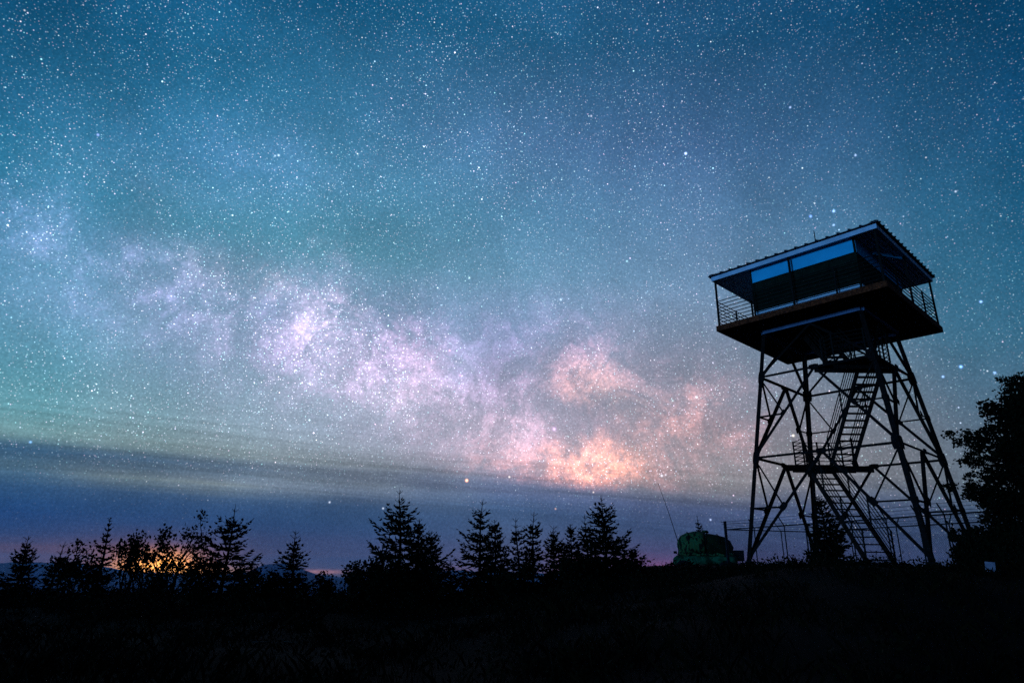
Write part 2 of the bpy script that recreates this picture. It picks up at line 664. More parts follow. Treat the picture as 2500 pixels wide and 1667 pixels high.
for si in range(4):
    b = MB()
    P, Q = FACES[si]
    if si in (0, 2):
        s = -1 if si == 0 else 1
        a0, a1 = sorted((s * EO, s * (EO - .045)))
        b.box(a0, a1, -EO, EO, EZ, EZ + FT)
    else:
        s = 1 if si == 1 else -1
        a0, a1 = sorted((s * EO, s * (EO - .045)))
        b.box(-EO + .047, EO - .047, a0, a1, EZ, EZ + FT)
    b.build('roof_fascia', M['trim'], roof)
    # soffit: boards parallel to the eave, each lapping the next up the slope
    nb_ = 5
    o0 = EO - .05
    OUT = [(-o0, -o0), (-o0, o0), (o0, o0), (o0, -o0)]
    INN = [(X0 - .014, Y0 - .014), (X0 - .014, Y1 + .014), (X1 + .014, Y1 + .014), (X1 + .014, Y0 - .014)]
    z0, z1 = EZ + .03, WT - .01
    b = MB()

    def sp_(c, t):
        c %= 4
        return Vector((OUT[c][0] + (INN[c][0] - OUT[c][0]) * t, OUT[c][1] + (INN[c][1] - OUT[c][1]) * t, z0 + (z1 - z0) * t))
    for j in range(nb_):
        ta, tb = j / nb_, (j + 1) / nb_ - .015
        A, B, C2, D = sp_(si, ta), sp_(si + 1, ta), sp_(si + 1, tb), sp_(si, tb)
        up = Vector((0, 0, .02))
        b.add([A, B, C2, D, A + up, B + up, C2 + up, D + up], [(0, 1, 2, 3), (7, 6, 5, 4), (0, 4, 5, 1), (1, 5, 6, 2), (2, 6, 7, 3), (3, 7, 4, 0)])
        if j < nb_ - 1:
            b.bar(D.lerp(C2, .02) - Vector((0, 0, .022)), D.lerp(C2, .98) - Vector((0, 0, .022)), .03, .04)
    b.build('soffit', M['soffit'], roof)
# pale board under the eave by the near corner
b = MB()
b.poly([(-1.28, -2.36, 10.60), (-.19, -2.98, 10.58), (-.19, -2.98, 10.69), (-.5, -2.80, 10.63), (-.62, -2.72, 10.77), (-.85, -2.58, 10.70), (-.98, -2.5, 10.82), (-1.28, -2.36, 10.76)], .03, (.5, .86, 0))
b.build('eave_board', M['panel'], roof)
b = MB()
b.tube([(0, 0, AP), (0, 0, AP + 1.0)], [.03, .016], 6)
b.box(-.06, .06, -.06, .06, AP - .05, AP + .09)
b.build('lightning_rod', M['galv'], roof)
# chain ring hanging at the foot of the stair rail
b = MB()
c = dl(-1.2, .12, 1.35)
n = 20
b.tube([c + Vector((.11 * math.cos(2 * math.pi * k / n), -.11 * math.cos(2 * math.pi * k / n), .13 * math.sin(2 * math.pi * k / n))) for k in range(n + 1)], .012, 5)
b.build('rail_ring', M['rail'], tower)


# ---------------------------------------------------------------- trees
def needles(b, p, d, L, rng, w=.035):
    """a spray: two crossed slim leaf-sized faces along d"""
    d = d.normalized()
    s = d.cross(Vector((rng.uniform(-1, 1), rng.uniform(-1, 1), rng.uniform(-1, 1))))
    if s.length < .05:
        return
    s.normalize()
    t = d.cross(s)
    for q in (s, t):
        e = p + d * L
        mpt = p + d * (L * .45)
        b.add([p, mpt + q * w, e, mpt - q * w], [(0, 1, 2, 3)])


def fir(h, rad, seed, dense=1.0, leader=.162, curve=0.0, power=.85, skirt=1.0):
    rng = random.Random(seed)
    tr, cr = MB(), MB()
    ax = rng.uniform(-1, 1)
    lean = Vector((rng.uniform(-.03, .03) + curve, rng.uniform(-.03, .03), 0))

    def axis(t):
        return Vector((lean.x * h * t * t + .02 * h * math.sin(5 * t + ax) * t, lean.y * h * t * t, h * t))
    n = 12
    tr.tube([axis(i / n) - Vector((0, 0, .25 if i == 0 else 0)) for i in range(n + 1)], [max(.004, .028 * h ** .8 * (1 - i / n) ** .9 + .004) for i in range(n + 1)], 6)
    z = .03 * h
    while z < h * (1 - leader):
        t = z / h
        L0 = rad * max(.03, (1 - t)) ** power * (skirt if t < .35 else 1)
        nb = rng.randint(5, 7)
        if rng.random() < .10 and t > .3:
            nb = 3
        ph = rng.uniform(0, 6.28)
        for i in range(nb):
            L = L0 * rng.uniform(.45, 1.22)
            if L < .05:
                continue
            a = ph + 6.283 * i / nb + rng.uniform(-.3, .3)
            elev = -.15 + .9 * t ** 1.5 + rng.uniform(-.15, .15)
            p0 = axis(t + rng.uniform(-.01, .01))
            dr = Vector((math.cos(a) * math.cos(elev), math.sin(a) * math.cos(elev), math.sin(elev)))
            k = max(3, int(L / .16))
            pts = []
            for j in range(k + 1):
                u = j / k
                pts.append(p0 + dr * (L * u) + Vector((0, 0, L * (-.18 * math.sin(math.pi * u) * (1 - t) + .22 * u * u))))
            tr.tube([pts[0], pts[k // 2], pts[-1]], [.010 + .006 * L, .007, .003], 4)
            sd = dr.cross(Vector((0, 0, 1))).normalized()
            m_ = max(3, int(L / .060 * dense * (1.05 - .45 * t)))
            for j in range(m_):
                u = (j + rng.random()) / m_
                f = u * k
                ii = min(k - 1, int(f))
                p = pts[ii].lerp(pts[ii + 1], f - ii)
                tl = (min(.06, .25 * L) + .34 * L * (1 - u) ** .8 * min(1, u * 3 + .4)) * rng.uniform(.6, 1.2)
                for sg in (-1, 1):
                    dd = (dr * .75 + sd * sg * rng.uniform(.5, 1.0) + Vector((0, 0, rng.uniform(-.25, .35))))
                    kk = max(1, int(tl / .13))
                    q = p
                    for w_ in range(kk):
                        needles(cr, q, dd + Vector((rng.uniform(-.4, .4), rng.uniform(-.4, .4), rng.uniform(-.3, .4))), tl / kk * 1.5, rng, .024 + .010 * rng.random())
                        q = q + dd.normalized() * (tl / kk)
            needles(cr, pts[-1], dr + Vector((0, 0, .3)), min(.10, .6 * L), rng, .016)
        z += max(.07, .055 * h * rng.uniform(.75, 1.25) / dense ** .3)
    # the bare leader: short upswept side shoots in whorls, the topmost like a fork
    for f, ln_, n_ in ((.22, .14, 4), (.66, .13, 3)):
        t = 1 - leader * (1 - f)
        ph = rng.uniform(0, 6.28)
        for i in range(n_):
            a = ph + 6.283 * i / n_ + rng.uniform(-.4, .4)
            d = Vector((math.cos(a), math.sin(a), rng.uniform(.5, 1.0))).normalized()
            l_ = ln_ * min(1.3, leader / .11) * rng.uniform(.7, 1.2)
            p = axis(t)
            tr.tube([p, p + d * l_], [.007, .004], 4)
            for k in range(3):
                needles(cr, p + d * (l_ * (.3 + .25 * k)), d + Vector((rng.uniform(-.8, .8), rng.uniform(-.8, .8), rng.uniform(-.2, .6))), .045, rng, .010)
    for i in range(14):
        t = 1 - leader * (i / 14)
        a = rng.uniform(0, 6.28)
        needles(cr, axis(t), Vector((math.cos(a) * .6, math.sin(a) * .6, .9)), .032, rng, .006)
    return tr, cr


def leafy(h, rad, seed, stems=4, leaf=.10, dense=.62, clump=.19):
    rng = random.Random(seed)
    tr, cr = MB(), MB()

    def leaves(c, r, n):
        for _ in range(n):
            o = Vector((rng.gauss(0, r * .5), rng.gauss(0, r * .5), rng.gauss(0, r * .45)))
            p = c + o
            d = Vector((rng.gauss(0, 1), rng.gauss(0, 1), rng.gauss(0, 1) - .2)).normalized()
            s = d.cross(Vector((rng.gauss(0, 1), rng.gauss(0, 1), rng.gauss(0, 1)))).normalized()
            L = leaf * rng.uniform(.7, 1.4)
            cr.add([p, p + d * L * .5 + s * L * .32, p + d * L, p + d * L * .5 - s * L * .32], [(0, 1, 2, 3)])

    def grow(p, d, L, r, lev):
        k = 3
        pts = [p]
        for j in range(k):
            d = (d + Vector((rng.uniform(-.25, .25), rng.uniform(-.25, .25), rng.uniform(-.05, .25)))).normalized()
            pts.append(pts[-1] + d * (L / k))
        tr.tube(pts, [r, r * .8, r * .6, r * .4], 5)
        if lev == 0:
            leaves(pts[-1], clump, int(26 * dense))
            leaves(pts[-2], clump * .8, int(14 * dense))
            return
        for j in range(rng.randint(2, 4)):
            i = rng.randint(1, k)
            a = rng.uniform(0, 6.28)
            nd = (d * .8 + Vector((math.cos(a), math.sin(a), rng.uniform(-.1, .5))) * .75).normalized()
            grow(pts[i], nd, L * rng.uniform(.45, .75), r * .55, lev - 1)
        leaves(pts[-1], clump * .8, int(14 * dense))
    for s in range(stems):
        a = 6.283 * s / stems + rng.uniform(-.4, .4)
        sp = rad / max(h, .1)
        d = Vector((math.cos(a) * sp * .8, math.sin(a) * sp * .8, 1)).normalized()
        grow(Vector((math.cos(a) * .08, math.sin(a) * .08, -.15)), d, h * rng.uniform(.42, .62), .012 + .014 * h, 2)
    return tr, cr


def plant(kind, name, label, cat, px, py, y, rad, seed, group, **kw):
    top = aty(px, py, y)
    z0 = ground(top.x, y) - .03
    h = max(.35, top.z - z0)
    tr, cr = (fir if kind == 'fir' else leafy)(h, rad, seed, **kw)
    if kind != 'fir':          # settle the height on what grew
        zs = sorted(v[2] for v in cr.v)
        k = h / zs[int(len(zs) * .997)]
        for b in (tr, cr):
            b.v = [(x, y_, z * k) for x, y_, z in b.v]
    o = thing(name, label, cat, (top.x, y, z0), 0, group)
    tr.build('trunk', M['bark'], o)
    cr.build('crown', M['needle' if kind == 'fir' else 'leaf'], o)
    return o


GF = 'young firs along the hilltop'
GS = 'leafy shrubs along the hilltop'
F = 'fir'
plant(F, 'fir_tree', 'short fir with thin layered top nearest the left edge of the photo', 'tree', 70, 1309, 21, .80, 11, GF)
plant(F, 'fir_tree', 'skinny sparse fir with slanting bare leader, second from the left edge', 'tree', 146, 1322, 22, .62, 12, GF, dense=.6, curve=.10, leader=.270)
plant(F, 'fir_tree', 'thin tufted fir standing over the shrubs just left of the orange glow', 'tree', 270, 1263, 22, .85, 13, GF, dense=.75, leader=.068, power=1.2)
plant(F, 'fir_tree', 'broad dark fir with a long bare spike just right of the orange glow', 'tree', 570, 1230, 21, 1.5, 14, GF, dense=.8, curve=.025, leader=.230)
plant(F, 'fir_tree', 'narrow fir beside the rounded blue mountain peak', 'tree', 728, 1296, 21, .95, 15, GF, leader=.135)
plant(F, 'fir_tree', 'tallest fir, with a forked spike above a ragged wide crown', 'tree', 986, 1190, 21.5, 1.75, 16, GF, dense=.95, curve=-.02, leader=.176, skirt=1.25)
plant(F, 'fir_tree', 'small fir tucked against the right flank of the tallest fir', 'tree', 1024, 1266, 21, 1.15, 17, GF, leader=.108)
plant(F, 'fir_tree', 'low bushy fir on the far right shoulder of the tallest fir clump', 'tree', 1054, 1298, 20.5, 1.25, 18, GF, leader=.108)
plant(F, 'fir_tree', 'tiny lone fir seedling in the gap between the two big fir clumps', 'tree', 1101, 1366, 22, .45, 19, GF, dense=.8)
plant(F, 'fir_tree', 'tall slim fir leading the middle clump on its left side', 'tree', 1174, 1218, 21.5, 1.35, 20, GF, dense=.85, curve=.02, leader=.162)
plant(F, 'fir_tree', 'stout fir close beside the tall slim fir of the middle clump', 'tree', 1209, 1268, 21, 1.0, 21, GF, leader=.108)
plant(F, 'fir_tree', 'left one of the two slender twin firs in the middle clump', 'tree', 1270, 1264, 22.5, .8, 22, GF, curve=-.03, dense=.75, leader=.162)
plant(F, 'fir_tree', 'right one of the two slender twin firs, open and see through', 'tree', 1301, 1248, 22, .82, 23, GF, dense=.8, leader=.162)
plant(F, 'fir_tree', 'short cone shaped fir between the twin firs and the right hand clump', 'tree', 1351, 1284, 21.5, .85, 24, GF, leader=.135)
plant(F, 'fir_tree', 'blunt topped fir in the right hand clump next to the cone shaped fir', 'tree', 1392, 1280, 22, .85, 25, GF, leader=.081)
plant(F, 'fir_tree', 'sparse stepped fir leaning on the tallest fir of the right hand clump', 'tree', 1433, 1256, 22.5, .75, 26, GF, dense=.7, leader=.189)
plant(F, 'fir_tree', 'tall dense fir with forked spike, highest of the right hand clump', 'tree', 1474, 1210, 21.5, 1.5, 27, GF, dense=.9, curve=-.015, leader=.162, skirt=1.15)
plant(F, 'fir_tree', 'little fir standing alone left of the camouflaged vehicle', 'tree', 1547, 1338, 22, .55, 28, GF)
plant(F, 'fir_tree', 'fir tip poking up behind the camouflaged vehicle', 'tree', 1706, 1254, 46, 1.1, 29, GF, dense=.8, leader=.162)
plant(F, 'fir_tree', 'dense fir growing in front of the tower stairs', 'tree', 2003, 1212, 19.3, .78, 30, GF, dense=1.3, leader=.081, power=.75)
L_ = 'leaf'
plant(L_, 'shrub', 'leafy shrub on the left flank of the orange glow', 'shrub', 330, 1294, 21.5, .55, 41, GS, stems=3, dense=.6)
plant(L_, 'shrub', 'tall leafy sapling crossing the middle of the orange glow', 'shrub', 448, 1246, 21, .42, 42, GS, stems=2, dense=1.0)
plant(L_, 'shrub', 'bent leafy shrub with curling tips in the heart of the orange glow', 'shrub', 362, 1312, 22.5, .5, 43, GS, stems=3, dense=.45)
plant(L_, 'shrub', 'thin leafy shoots just left of the tall sapling in the glow', 'shrub', 402, 1306, 20.5, .35, 44, GS, stems=3, dense=.45)
plant(L_, 'shrub', 'round leafy shrub between the tall sapling and the broad dark fir', 'shrub', 500, 1338, 20.5, .6, 45, GS, stems=5)
plant(L_, 'shrub', 'spreading shrub below the thin tufted fir', 'shrub', 205, 1318, 21, .6, 46, GS, stems=5)
plant(L_, 'shrub', 'ragged shrub at the right foot of the broad dark fir', 'shrub', 622, 1375, 20.5, .5, 47, GS, stems=4, dense=.8)
plant(L_, 'shrub', 'low shrub in front of the blue mountain peak', 'shrub', 664, 1388, 21.5, .45, 48, GS, stems=4, dense=.8)
plant(L_, 'shrub', 'open twiggy shrub in the gap where the blue valley shows', 'shrub', 806, 1396, 22, .4, 49, GS, stems=3, dense=.6)
plant(L_, 'shrub', 'wide leafy shrub making the left skirt of the tallest fir', 'shrub', 893, 1368, 21, .8, 50, GS, stems=6)
plant(L_, 'shrub', 'dark leafy shrub below the left side of the tallest fir', 'shrub', 940, 1336, 20.5, .6, 51, GS, stems=5)
plant(L_, 'shrub', 'bushy shrub hugging the right hand fence posts under the big tree', 'shrub', 2372, 1288, 17.6, .75, 52, GS, stems=9, dense=2.6)
plant(L_, 'shrub', 'dense shrub behind the small white sign', 'shrub', 2425, 1270, 17.0, .8, 55, GS, stems=9, dense=2.8)
plant(L_, 'shrub', 'dense shrub in the bottom corner under the large dark tree', 'shrub', 2490, 1270, 16.4, .8, 56, GS, stems=9, dense=2.8)
plant(L_, 'shrub', 'low shrub filling the foot of the middle fir clump', 'shrub', 1245, 1372, 20, .8, 53, GS, stems=6, dense=1.2)
plant(L_, 'shrub', 'low shrub filling the foot of the right hand fir clump', 'shrub', 1415, 1362, 20, .9, 54, GS, stems=6, dense=1.2)

# the large dark tree at the right edge
big = thing('broad_tree', 'large dark spreading tree filling the right edge beside the tower', 'tree', (13.65, 16.6, ground(13.65, 16.6) - .05))
rng = random.Random(77)
tr, cr = MB(), MB()
HT = 6.0
tr.tube([(0, 0, -.3), (.05, 0, 1.2), (-.05, .05, 2.6), (.08, 0, 3.4), (.1, .05, 4.3)], [.20, .17, .13, .09, .03], 8)


def clumpleaf(c, r, n, flat=.45):
    for _ in range(n):
        o = Vector((rng.gauss(0, r * .5), rng.gauss(0, r * .5), rng.gauss(0, r * flat)))
        p = c + o
        d = Vector((rng.gauss(0, 1), rng.gauss(0, 1), rng.gauss(0, .8))).normalized()
        s = d.cross(Vector((rng.gauss(0, 1), rng.gauss(0, 1), rng.gauss(0, 1)))).normalized()
        L = rng.uniform(.06, .13)
        cr.add([p, p + d * L * .5 + s * L * .3, p + d * L, p + d * L * .5 - s * L * .3], [(0, 1, 2, 3)])


def limb(z, a, L, rise, nclump):
    p0 = Vector((.05, 0, z))
    d = Vector((math.cos(a), math.sin(a), rise)).normalized()
    pts = [p0]
    for j in range(4):
        d = (d + Vector((rng.uniform(-.15, .15), rng.uniform(-.15, .15), rng.uniform(-.1, .15)))).normalized()
        pts.append(pts[-1] + d * (L / 4))
    tr.tube(pts, [.06, .045, .03, .02, .01], 5)
    for j in range(nclump):
        u = .25 + .75 * (j + rng.random()) / nclump
        f = u * 4
        i = min(3, int(f))
        c = pts[i].lerp(pts[i + 1], f - i)
        side = Vector((rng.uniform(-1, 1), rng.uniform(-1, 1), rng.uniform(-.3, .5))) * (.32 * L * (1.15 - u))
        tr.tube([c, c + side], [.014, .005], 4)
        clumpleaf(c + side, .25, 85)
        clumpleaf(c + side * .4, .26, 90)


for i in range(36):
    t = (i + .5) / 36
    z = .4 + 3.7 * t
    a = i * 2.399 + rng.uniform(-.3, .3)
    L = (1.7 * (1 - t) ** .5 + .35) * rng.uniform(.75, 1.05)
    if math.cos(a) < -.2:
        L = min(L, .95)
    limb(z, a, L, .10 + .4 * t, 7)
# separate boughs reaching out to the left, with sky between them
base_ = Vector(big.location)
for px, py, n, cr_ in ((2462, 935, 6, .17), (2440, 950, 5, .17), (2390, 986, 7, .14), (2412, 1004, 6, .17), (2420, 1040, 5, .2), (2318, 1062, 8, .12), (2338, 1080, 8, .15), (2372, 1050, 8, .17), (2334, 1112, 7, .13), (2352, 1130, 6, .12),
                       (2392, 1100, 4, .13), (2372, 1160, 5, .11), (2398, 1178, 5, .12), (2330, 1186, 10, .13), (2344, 1200, 10, .15), (2362, 1222, 10, .15), (2385, 1246, 10, .16), (2405, 1268, 9, .16), (2400, 1215, 9, .2), (2425, 1150, 5, .2)):
    tip = aty(px + 16, py, 16.6 + rng.uniform(-.3, .3)) - base_
    st_ = Vector((.05, 0, max(.5, tip.z - .25 - .12 * abs(tip.x))))
    md = st_.lerp(tip, .55) + Vector((0, 0, .12))
    tr.tube([st_, md, tip], [.05, .03, .008], 5)
    for j in range(n):
        u = 1 - .62 * (j / n) ** .9
        c = st_.lerp(md, u / .55) if u < .55 else md.lerp(tip, (u - .55) / .45)
        c = c + Vector((rng.gauss(0, .07), rng.gauss(0, .15), rng.gauss(0, .06)))
        clumpleaf(c, cr_ * (1.1 + .8 * j / n), 70, .34)
tr.build('trunk', M['bark'], big)
cr.build('crown', M['leaf'], big)

# ---------------------------------------------------------------- undergrowth, grass
rng = random.Random(5)
b = MB()
for i in range(1500):
    y = rng.uniform(18.5, 29)
    x = rng.uniform(-20, 20) * (y / 24)
    if x > 7 and y > 22:
        continue
    h = rng.uniform(.10, .42) * (1.25 if x < 4 else .75)
    z = ground(x, y)
    for _ in range(26):
        p = Vector((x + rng.gauss(0, .25), y + rng.gauss(0, .25), z + h * abs(rng.gauss(0, .6))))
        d = Vector((rng.gauss(0, 1), rng.gauss(0, 1), rng.gauss(.2, 1))).normalized()
        s = d.cross(Vector((rng.gauss(0, 1), rng.gauss(0, 1), rng.gauss(0, 1)))).normalized()
        L = rng.uniform(.06, .15)
        b.add([p, p + d * L * .5 + s * L * .28, p + d * L, p + d * L * .5 - s * L * .28], [(0, 1, 2, 3)])
# low scrub scattered over the slope in front
for i in range(260):
    y = rng.uniform(4, 19)
    x = rng.uniform(-.9, .95) * (y + 1)
    if y > 9 and abs(math.atan2(x, y) - .66) < .07:      # keeps the sign in view
        continue
    h = rng.uniform(.08, .30) * rng.uniform(.5, 1.2)
    z = ground(x, y)
    w_ = rng.uniform(.12, .38)
    for _ in range(int(90 * w_ / .25)):
        p = Vector((x + rng.gauss(0, w_), y + rng.gauss(0, w_), z + h * abs(rng.gauss(0, .6))))
        d = Vector((rng.gauss(0, 1), rng.gauss(0, 1), rng.gauss(.3, 1))).normalized()
        s = d.cross(Vector((rng.gauss(0, 1), rng.gauss(0, 1), rng.gauss(0, 1)))).normalized()
        L = rng.uniform(.03, .09)
        b.add([p, p + d * L * .5 + s * L * .28, p + d * L, p + d * L * .5 - s * L * .28], [(0, 1, 2, 3)])
b.build('undergrowth', M['leaf'], None, kind='stuff')

b = MB()
for i in range(1500):
    u = rng.random()
    yc = 2.4 + 24 * u ** .8
    xc = rng.uniform(-.95, .95) * (yc + 1.5)
    big_ = rng.random() ** 2.2
    rr_ = .10 + .30 * big_
    for k in range(int(14 + 26 * big_)):
        x, y = xc + rng.gauss(0, rr_), yc + rng.gauss(0, rr_)
        if y < 1.8:
            continue
        z = ground(x, y)
        h = rng.uniform(.05, .16) * (1 + 1.5 * big_)
        if 7 < x < 17 and y > 17:
            h *= .6
        a = rng.uniform(0, 6.28)
        w = rng.uniform(.004, .009) * (1 + y * .06)
        dx, dy = math.cos(a) * w, math.sin(a) * w
        lx, ly = rng.gauss(0, .55) * h, rng.gauss(0, .55) * h
        b.add([(x - dx, y - dy, z - .02), (x + dx, y + dy, z - .02), (x + dx * .6 + lx * .4, y + dy * .6 + ly * .4, z + h * .6), (x + lx, y + ly, z + h)], [(0, 1, 2), (0, 2, 3)])
b.build('grass', M['grass'], None, kind='stuff')

# bleached sticks lying in the grass
for (xa, ya, xb, yb, n), lab in zip(((615, 1575, 660, 1567, 5), (695, 1572, 728, 1562, 4), (128, 1645, 212, 1630, 6)),
                                   ('short bleached stick lying in the grass below the blue valley gap',
                                    'crooked bleached stick lying just right of the other short stick',
                                    'long pale stick lying in the grass in the bottom left corner')):
    b = MB()
    rr = random.Random(xa)
    pts = []
    for k in range(n):
        t = k / (n - 1)
        d = ray(xa + (xb - xa) * t, ya + (yb - ya) * t + rr.uniform(-2, 2))
        dist = -(CAMZ - .10) / d.z
        x, y = d.x * dist, d.y * dist
        pts.append(Vector((x, y, ground(x, y) + .07 + rr.uniform(0, .03))))
    o_ = pts[0].copy()
    b.tube([p - o_ for p in pts], [.012, *[.010] * (n - 2), .005], 5)
    o = b.build('fallen_stick', M['twig'])
    o.location = o_
    tag(o, lab, 'stick', 'bleached sticks in the grass')


# ---------------------------------------------------------------- chain link fence behind the tower
def fence(A, B, label, nspan, arm, hgt=2.12, at=()):
    A, B = Vector(A), Vector(B)
    root = thing('chain_link_fence', label, 'fence', (A.x, A.y, ground(A.x, A.y)), 0, 'chain link fence runs behind the tower')
    o = Vector(root.location)
    d = (B - A)
    Ln = d.length
    d.normalize()

    def pt(t, h):
        p = A + (B - A) * t
        zz = ground(A.x, A.y) * (1 - t) + ground(B.x, B.y) * t
        return Vector((p.x, p.y, zz + h)) - o
    ts = [k / nspan for k in range(nspan + 1)]
    if at:                       # stations given as photo columns: find them along the run
        ts = [0]
        for col in at:
            cand = []
            for k in range(401):
                q = A + (B - A) * (k / 400)
                cand.append((abs(topx((q.x, q.y, ground(q.x, q.y) + .2 - CAMZ))[0] - col), k / 400))
            ts.append(min(cand)[1])
        ts.append(1)
    for t in ts:
        main = t in (0, 1)
        b = MB()
        b.tube([pt(t, -.2), pt(t, hgt + (.42 if main else .02))], .045 if main else .030, 8)
        if main:
            b.tube([pt(t, hgt + .42), pt(t, hgt + .47)], [.055, .02], 8)
        ps = b.build('fence_post', M['galv'], root)
        if not main:
            b = MB()
            b.bar(pt(t, hgt - .02), pt(t, hgt + .42) + Vector(arm) * .34, .045, .03)
            b.build('wire_arm', M['galv'], ps)
    b = MB()
    b.tube([pt(0, hgt), pt(1, hgt)], .034, 6)
    b.build('top_rail', M['galv'], root)
    b = MB()
    for f in (.35, .68, 1.0):
        off = Vector(arm) * (.33 * f) + Vector((0, 0, .41 * f))
        prev = None
        for k in range(nspan):
            pp = [pt((k + j / 6) / nspan, hgt) + off - Vector((0, 0, .03 * math.sin(math.pi * j / 6))) for j in range(7)]
            b.tube(pp, .008, 4)
    b.build('barbed_wire', M['galv'], root)
    b = MB()
    sp = .085
    nn = int((Ln + hgt) / sp)
    for k in range(nn):
        for sgn in (1, -1):
            s0 = k * sp - hgt
            lo_, hi_ = 0.02, hgt
            ta, tb = s0, s0 + hgt
            if sgn < 0:
                ta, tb = s0 + hgt, s0
            # wire from (ta, low) to (tb, high), clipped to the run
            def clip(s, h, s2, h2):
                if s < 0:
                    h = h + (h2 - h) * (0 - s) / (s2 - s)
                    s = 0
                if s > Ln:
                    h = h + (h2 - h) * (Ln - s) / (s2 - s)
                    s = Ln
                return s, h
            if max(ta, tb) < 0 or min(ta, tb) > Ln or ta == tb:
                continue
            a_ = clip(ta, lo_, tb, hi_)
            c_2 = clip(tb, hi_, ta, lo_)
            p, q = pt(a_[0] / Ln, a_[1]), pt(c_2[0] / Ln, c_2[1])
            if (p - q).length > .03:
                ax = (q - p).normalized()
                u = d.cross(Vector((0, 0, 1)))
                v = ax.cross(u)
                b.sweep(p, q, [(-.0022, 0), (0, .0022), (.0022, 0), (0, -.0022)], u, v)
    b.build('chain_link_mesh', M['galv'], root)
    return root


P0, P1, P2, P3 = (12.15, 38.0, 0), (19.2, 20.1, 0), (17.3, 39.3, 0), (22.4, 30.0, 0)
fence(P0, P1, 'chain link fence run crossing behind the tower legs from the corner post by the vehicle', 6, (-.9, -.4, 0), at=(1850, 1926, 2010, 2092, 2181, 2262, 2330))
fence((12.25, 38.06, 0), P2, 'short end run of chain link fence going away from the corner post by the vehicle', 2, (-.7, .5, 0), at=(1916,))
fence((17.4, 39.2, 0), P3, 'farthest chain link fence run seen through the tower legs', 4, (.8, .4, 0))

# small white sign by the bushes
p = aty(2415, 1383, 14.6)
sg = thing('sign', 'small square white sign low in the dark bushes at right', 'sign', (p.x, p.y, ground(p.x, p.y)), R(-28))
zz = p.z - ground(p.x, p.y)
b = MB()
b.bar((0, .03, -.2), (0, .03, zz + .1), .05)
b.build('sign_post', M['bark'], sg)
b = MB()
b.box(-.09, .09, -.012, .0, zz - .10, zz + .10)
pn = b.build('sign_panel', M['sign'], sg)
pn.rotation_euler = (0, R(5), 0)

# ---------------------------------------------------------------- camouflaged vehicle
VY = 40.6
p = aty(1722, 1400, VY)
veh = thing('off_road_vehicle', 'small off road vehicle under a green camouflage cover with a long whip antenna', 'vehicle', (p.x, VY, ground(p.x, VY)), R(-14))
VS = VY / 29.0
veh.scale = (VS, VS, VS)
dz = (p.z - ground(p.x, VY)) / VS + .02


def lump(prof, n, ky, seed, wob=.02):
    """rounded hull lofted along x from stations (x, z_bottom, z_top, half_depth)"""
    rr = random.Random(seed)
    b = MB()
    for x, z0, z1, hd in prof:
        for k in range(n):
            a = 2 * math.pi * k / n
            c, s = math.cos(a), math.sin(a)
            e = ky
            yy = hd * math.copysign(abs(c) ** e, c)
            z = (z0 + z1) / 2 + (z1 - z0) / 2 * math.copysign(abs(s) ** e, s)
            w = wob * math.sin(5 * x + 3 * a + seed) + rr.uniform(-wob, wob) * .5
            b.v.append((x + w, yy + w, z + w * .7))
    m_ = len(prof)
    for i in range(m_ - 1):
        for k in range(n):
            b.f.append((i * n + k, i * n + (k + 1) % n, (i + 1) * n + (k + 1) % n, (i + 1) * n + k))
    b.f.append(tuple(range(n - 1, -1, -1)))
    b.f.append(tuple((m_ - 1) * n + k for k in range(n)))
    return b


def B0(z):
    return z + dz


lump([(-1.30, B0(.32), B0(.42), .45), (-1.26, B0(.30), B0(.60), .72), (-1.10, B0(.30), B0(.72), .80), (-.6, B0(.30), B0(.74), .82), (.4, B0(.30), B0(.74), .82), (1.1, B0(.30), B0(.72), .82), (1.28, B0(.32), B0(.66), .72)], 20, .45, 3, .012).build('body', M['camo_green'], veh, True)
lump([(-1.04, B0(.86), B0(1.18), .40), (-1.01, B0(.76), B0(1.36), .62), (-.90, B0(.72), B0(1.52), .74), (-.66, B0(.70), B0(1.64), .80), (-.32, B0(.68), B0(1.69), .82), (-.05, B0(.68), B0(1.66), .82), (.08, B0(.70), B0(1.60), .78)], 28, .66, 9, .034).build('tarp_cover', M['camo'], veh, True)
lump([(.06, B0(.72), B0(1.56), .74), (.16, B0(.68), B0(1.59), .80), (.55, B0(.67), B0(1.56), .80), (.88, B0(.67), B0(1.46), .76), (1.06, B0(.68), B0(1.30), .66), (1.16, B0(.70), B0(1.10), .52), (1.19, B0(.76), B0(.98), .34)], 28, .66, 15, .028).build('rear_cover', M['camo_shade'], veh, True)  # rear half of the cover, its shade carried by the colour
b = MB()
b.box(1.21, 1.58, -.55, .55, B0(.50), B0(.92))
b.build('rear_box', M['dark'], veh)
b = lump([(-.02, B0(1.66), B0(1.70), .10), (.02, B0(1.63), B0(1.75), .16), (.22, B0(1.62), B0(1.74), .16), (.27, B0(1.63), B0(1.68), .08)], 12, .7, 4, .0)
b.build('roof_hatch', M['camo'], veh, True)
b = MB()
b.box(-1.2, 1.2, -.70, .70, B0(.12), B0(.31))
b.build('chassis', M['dark'], veh)
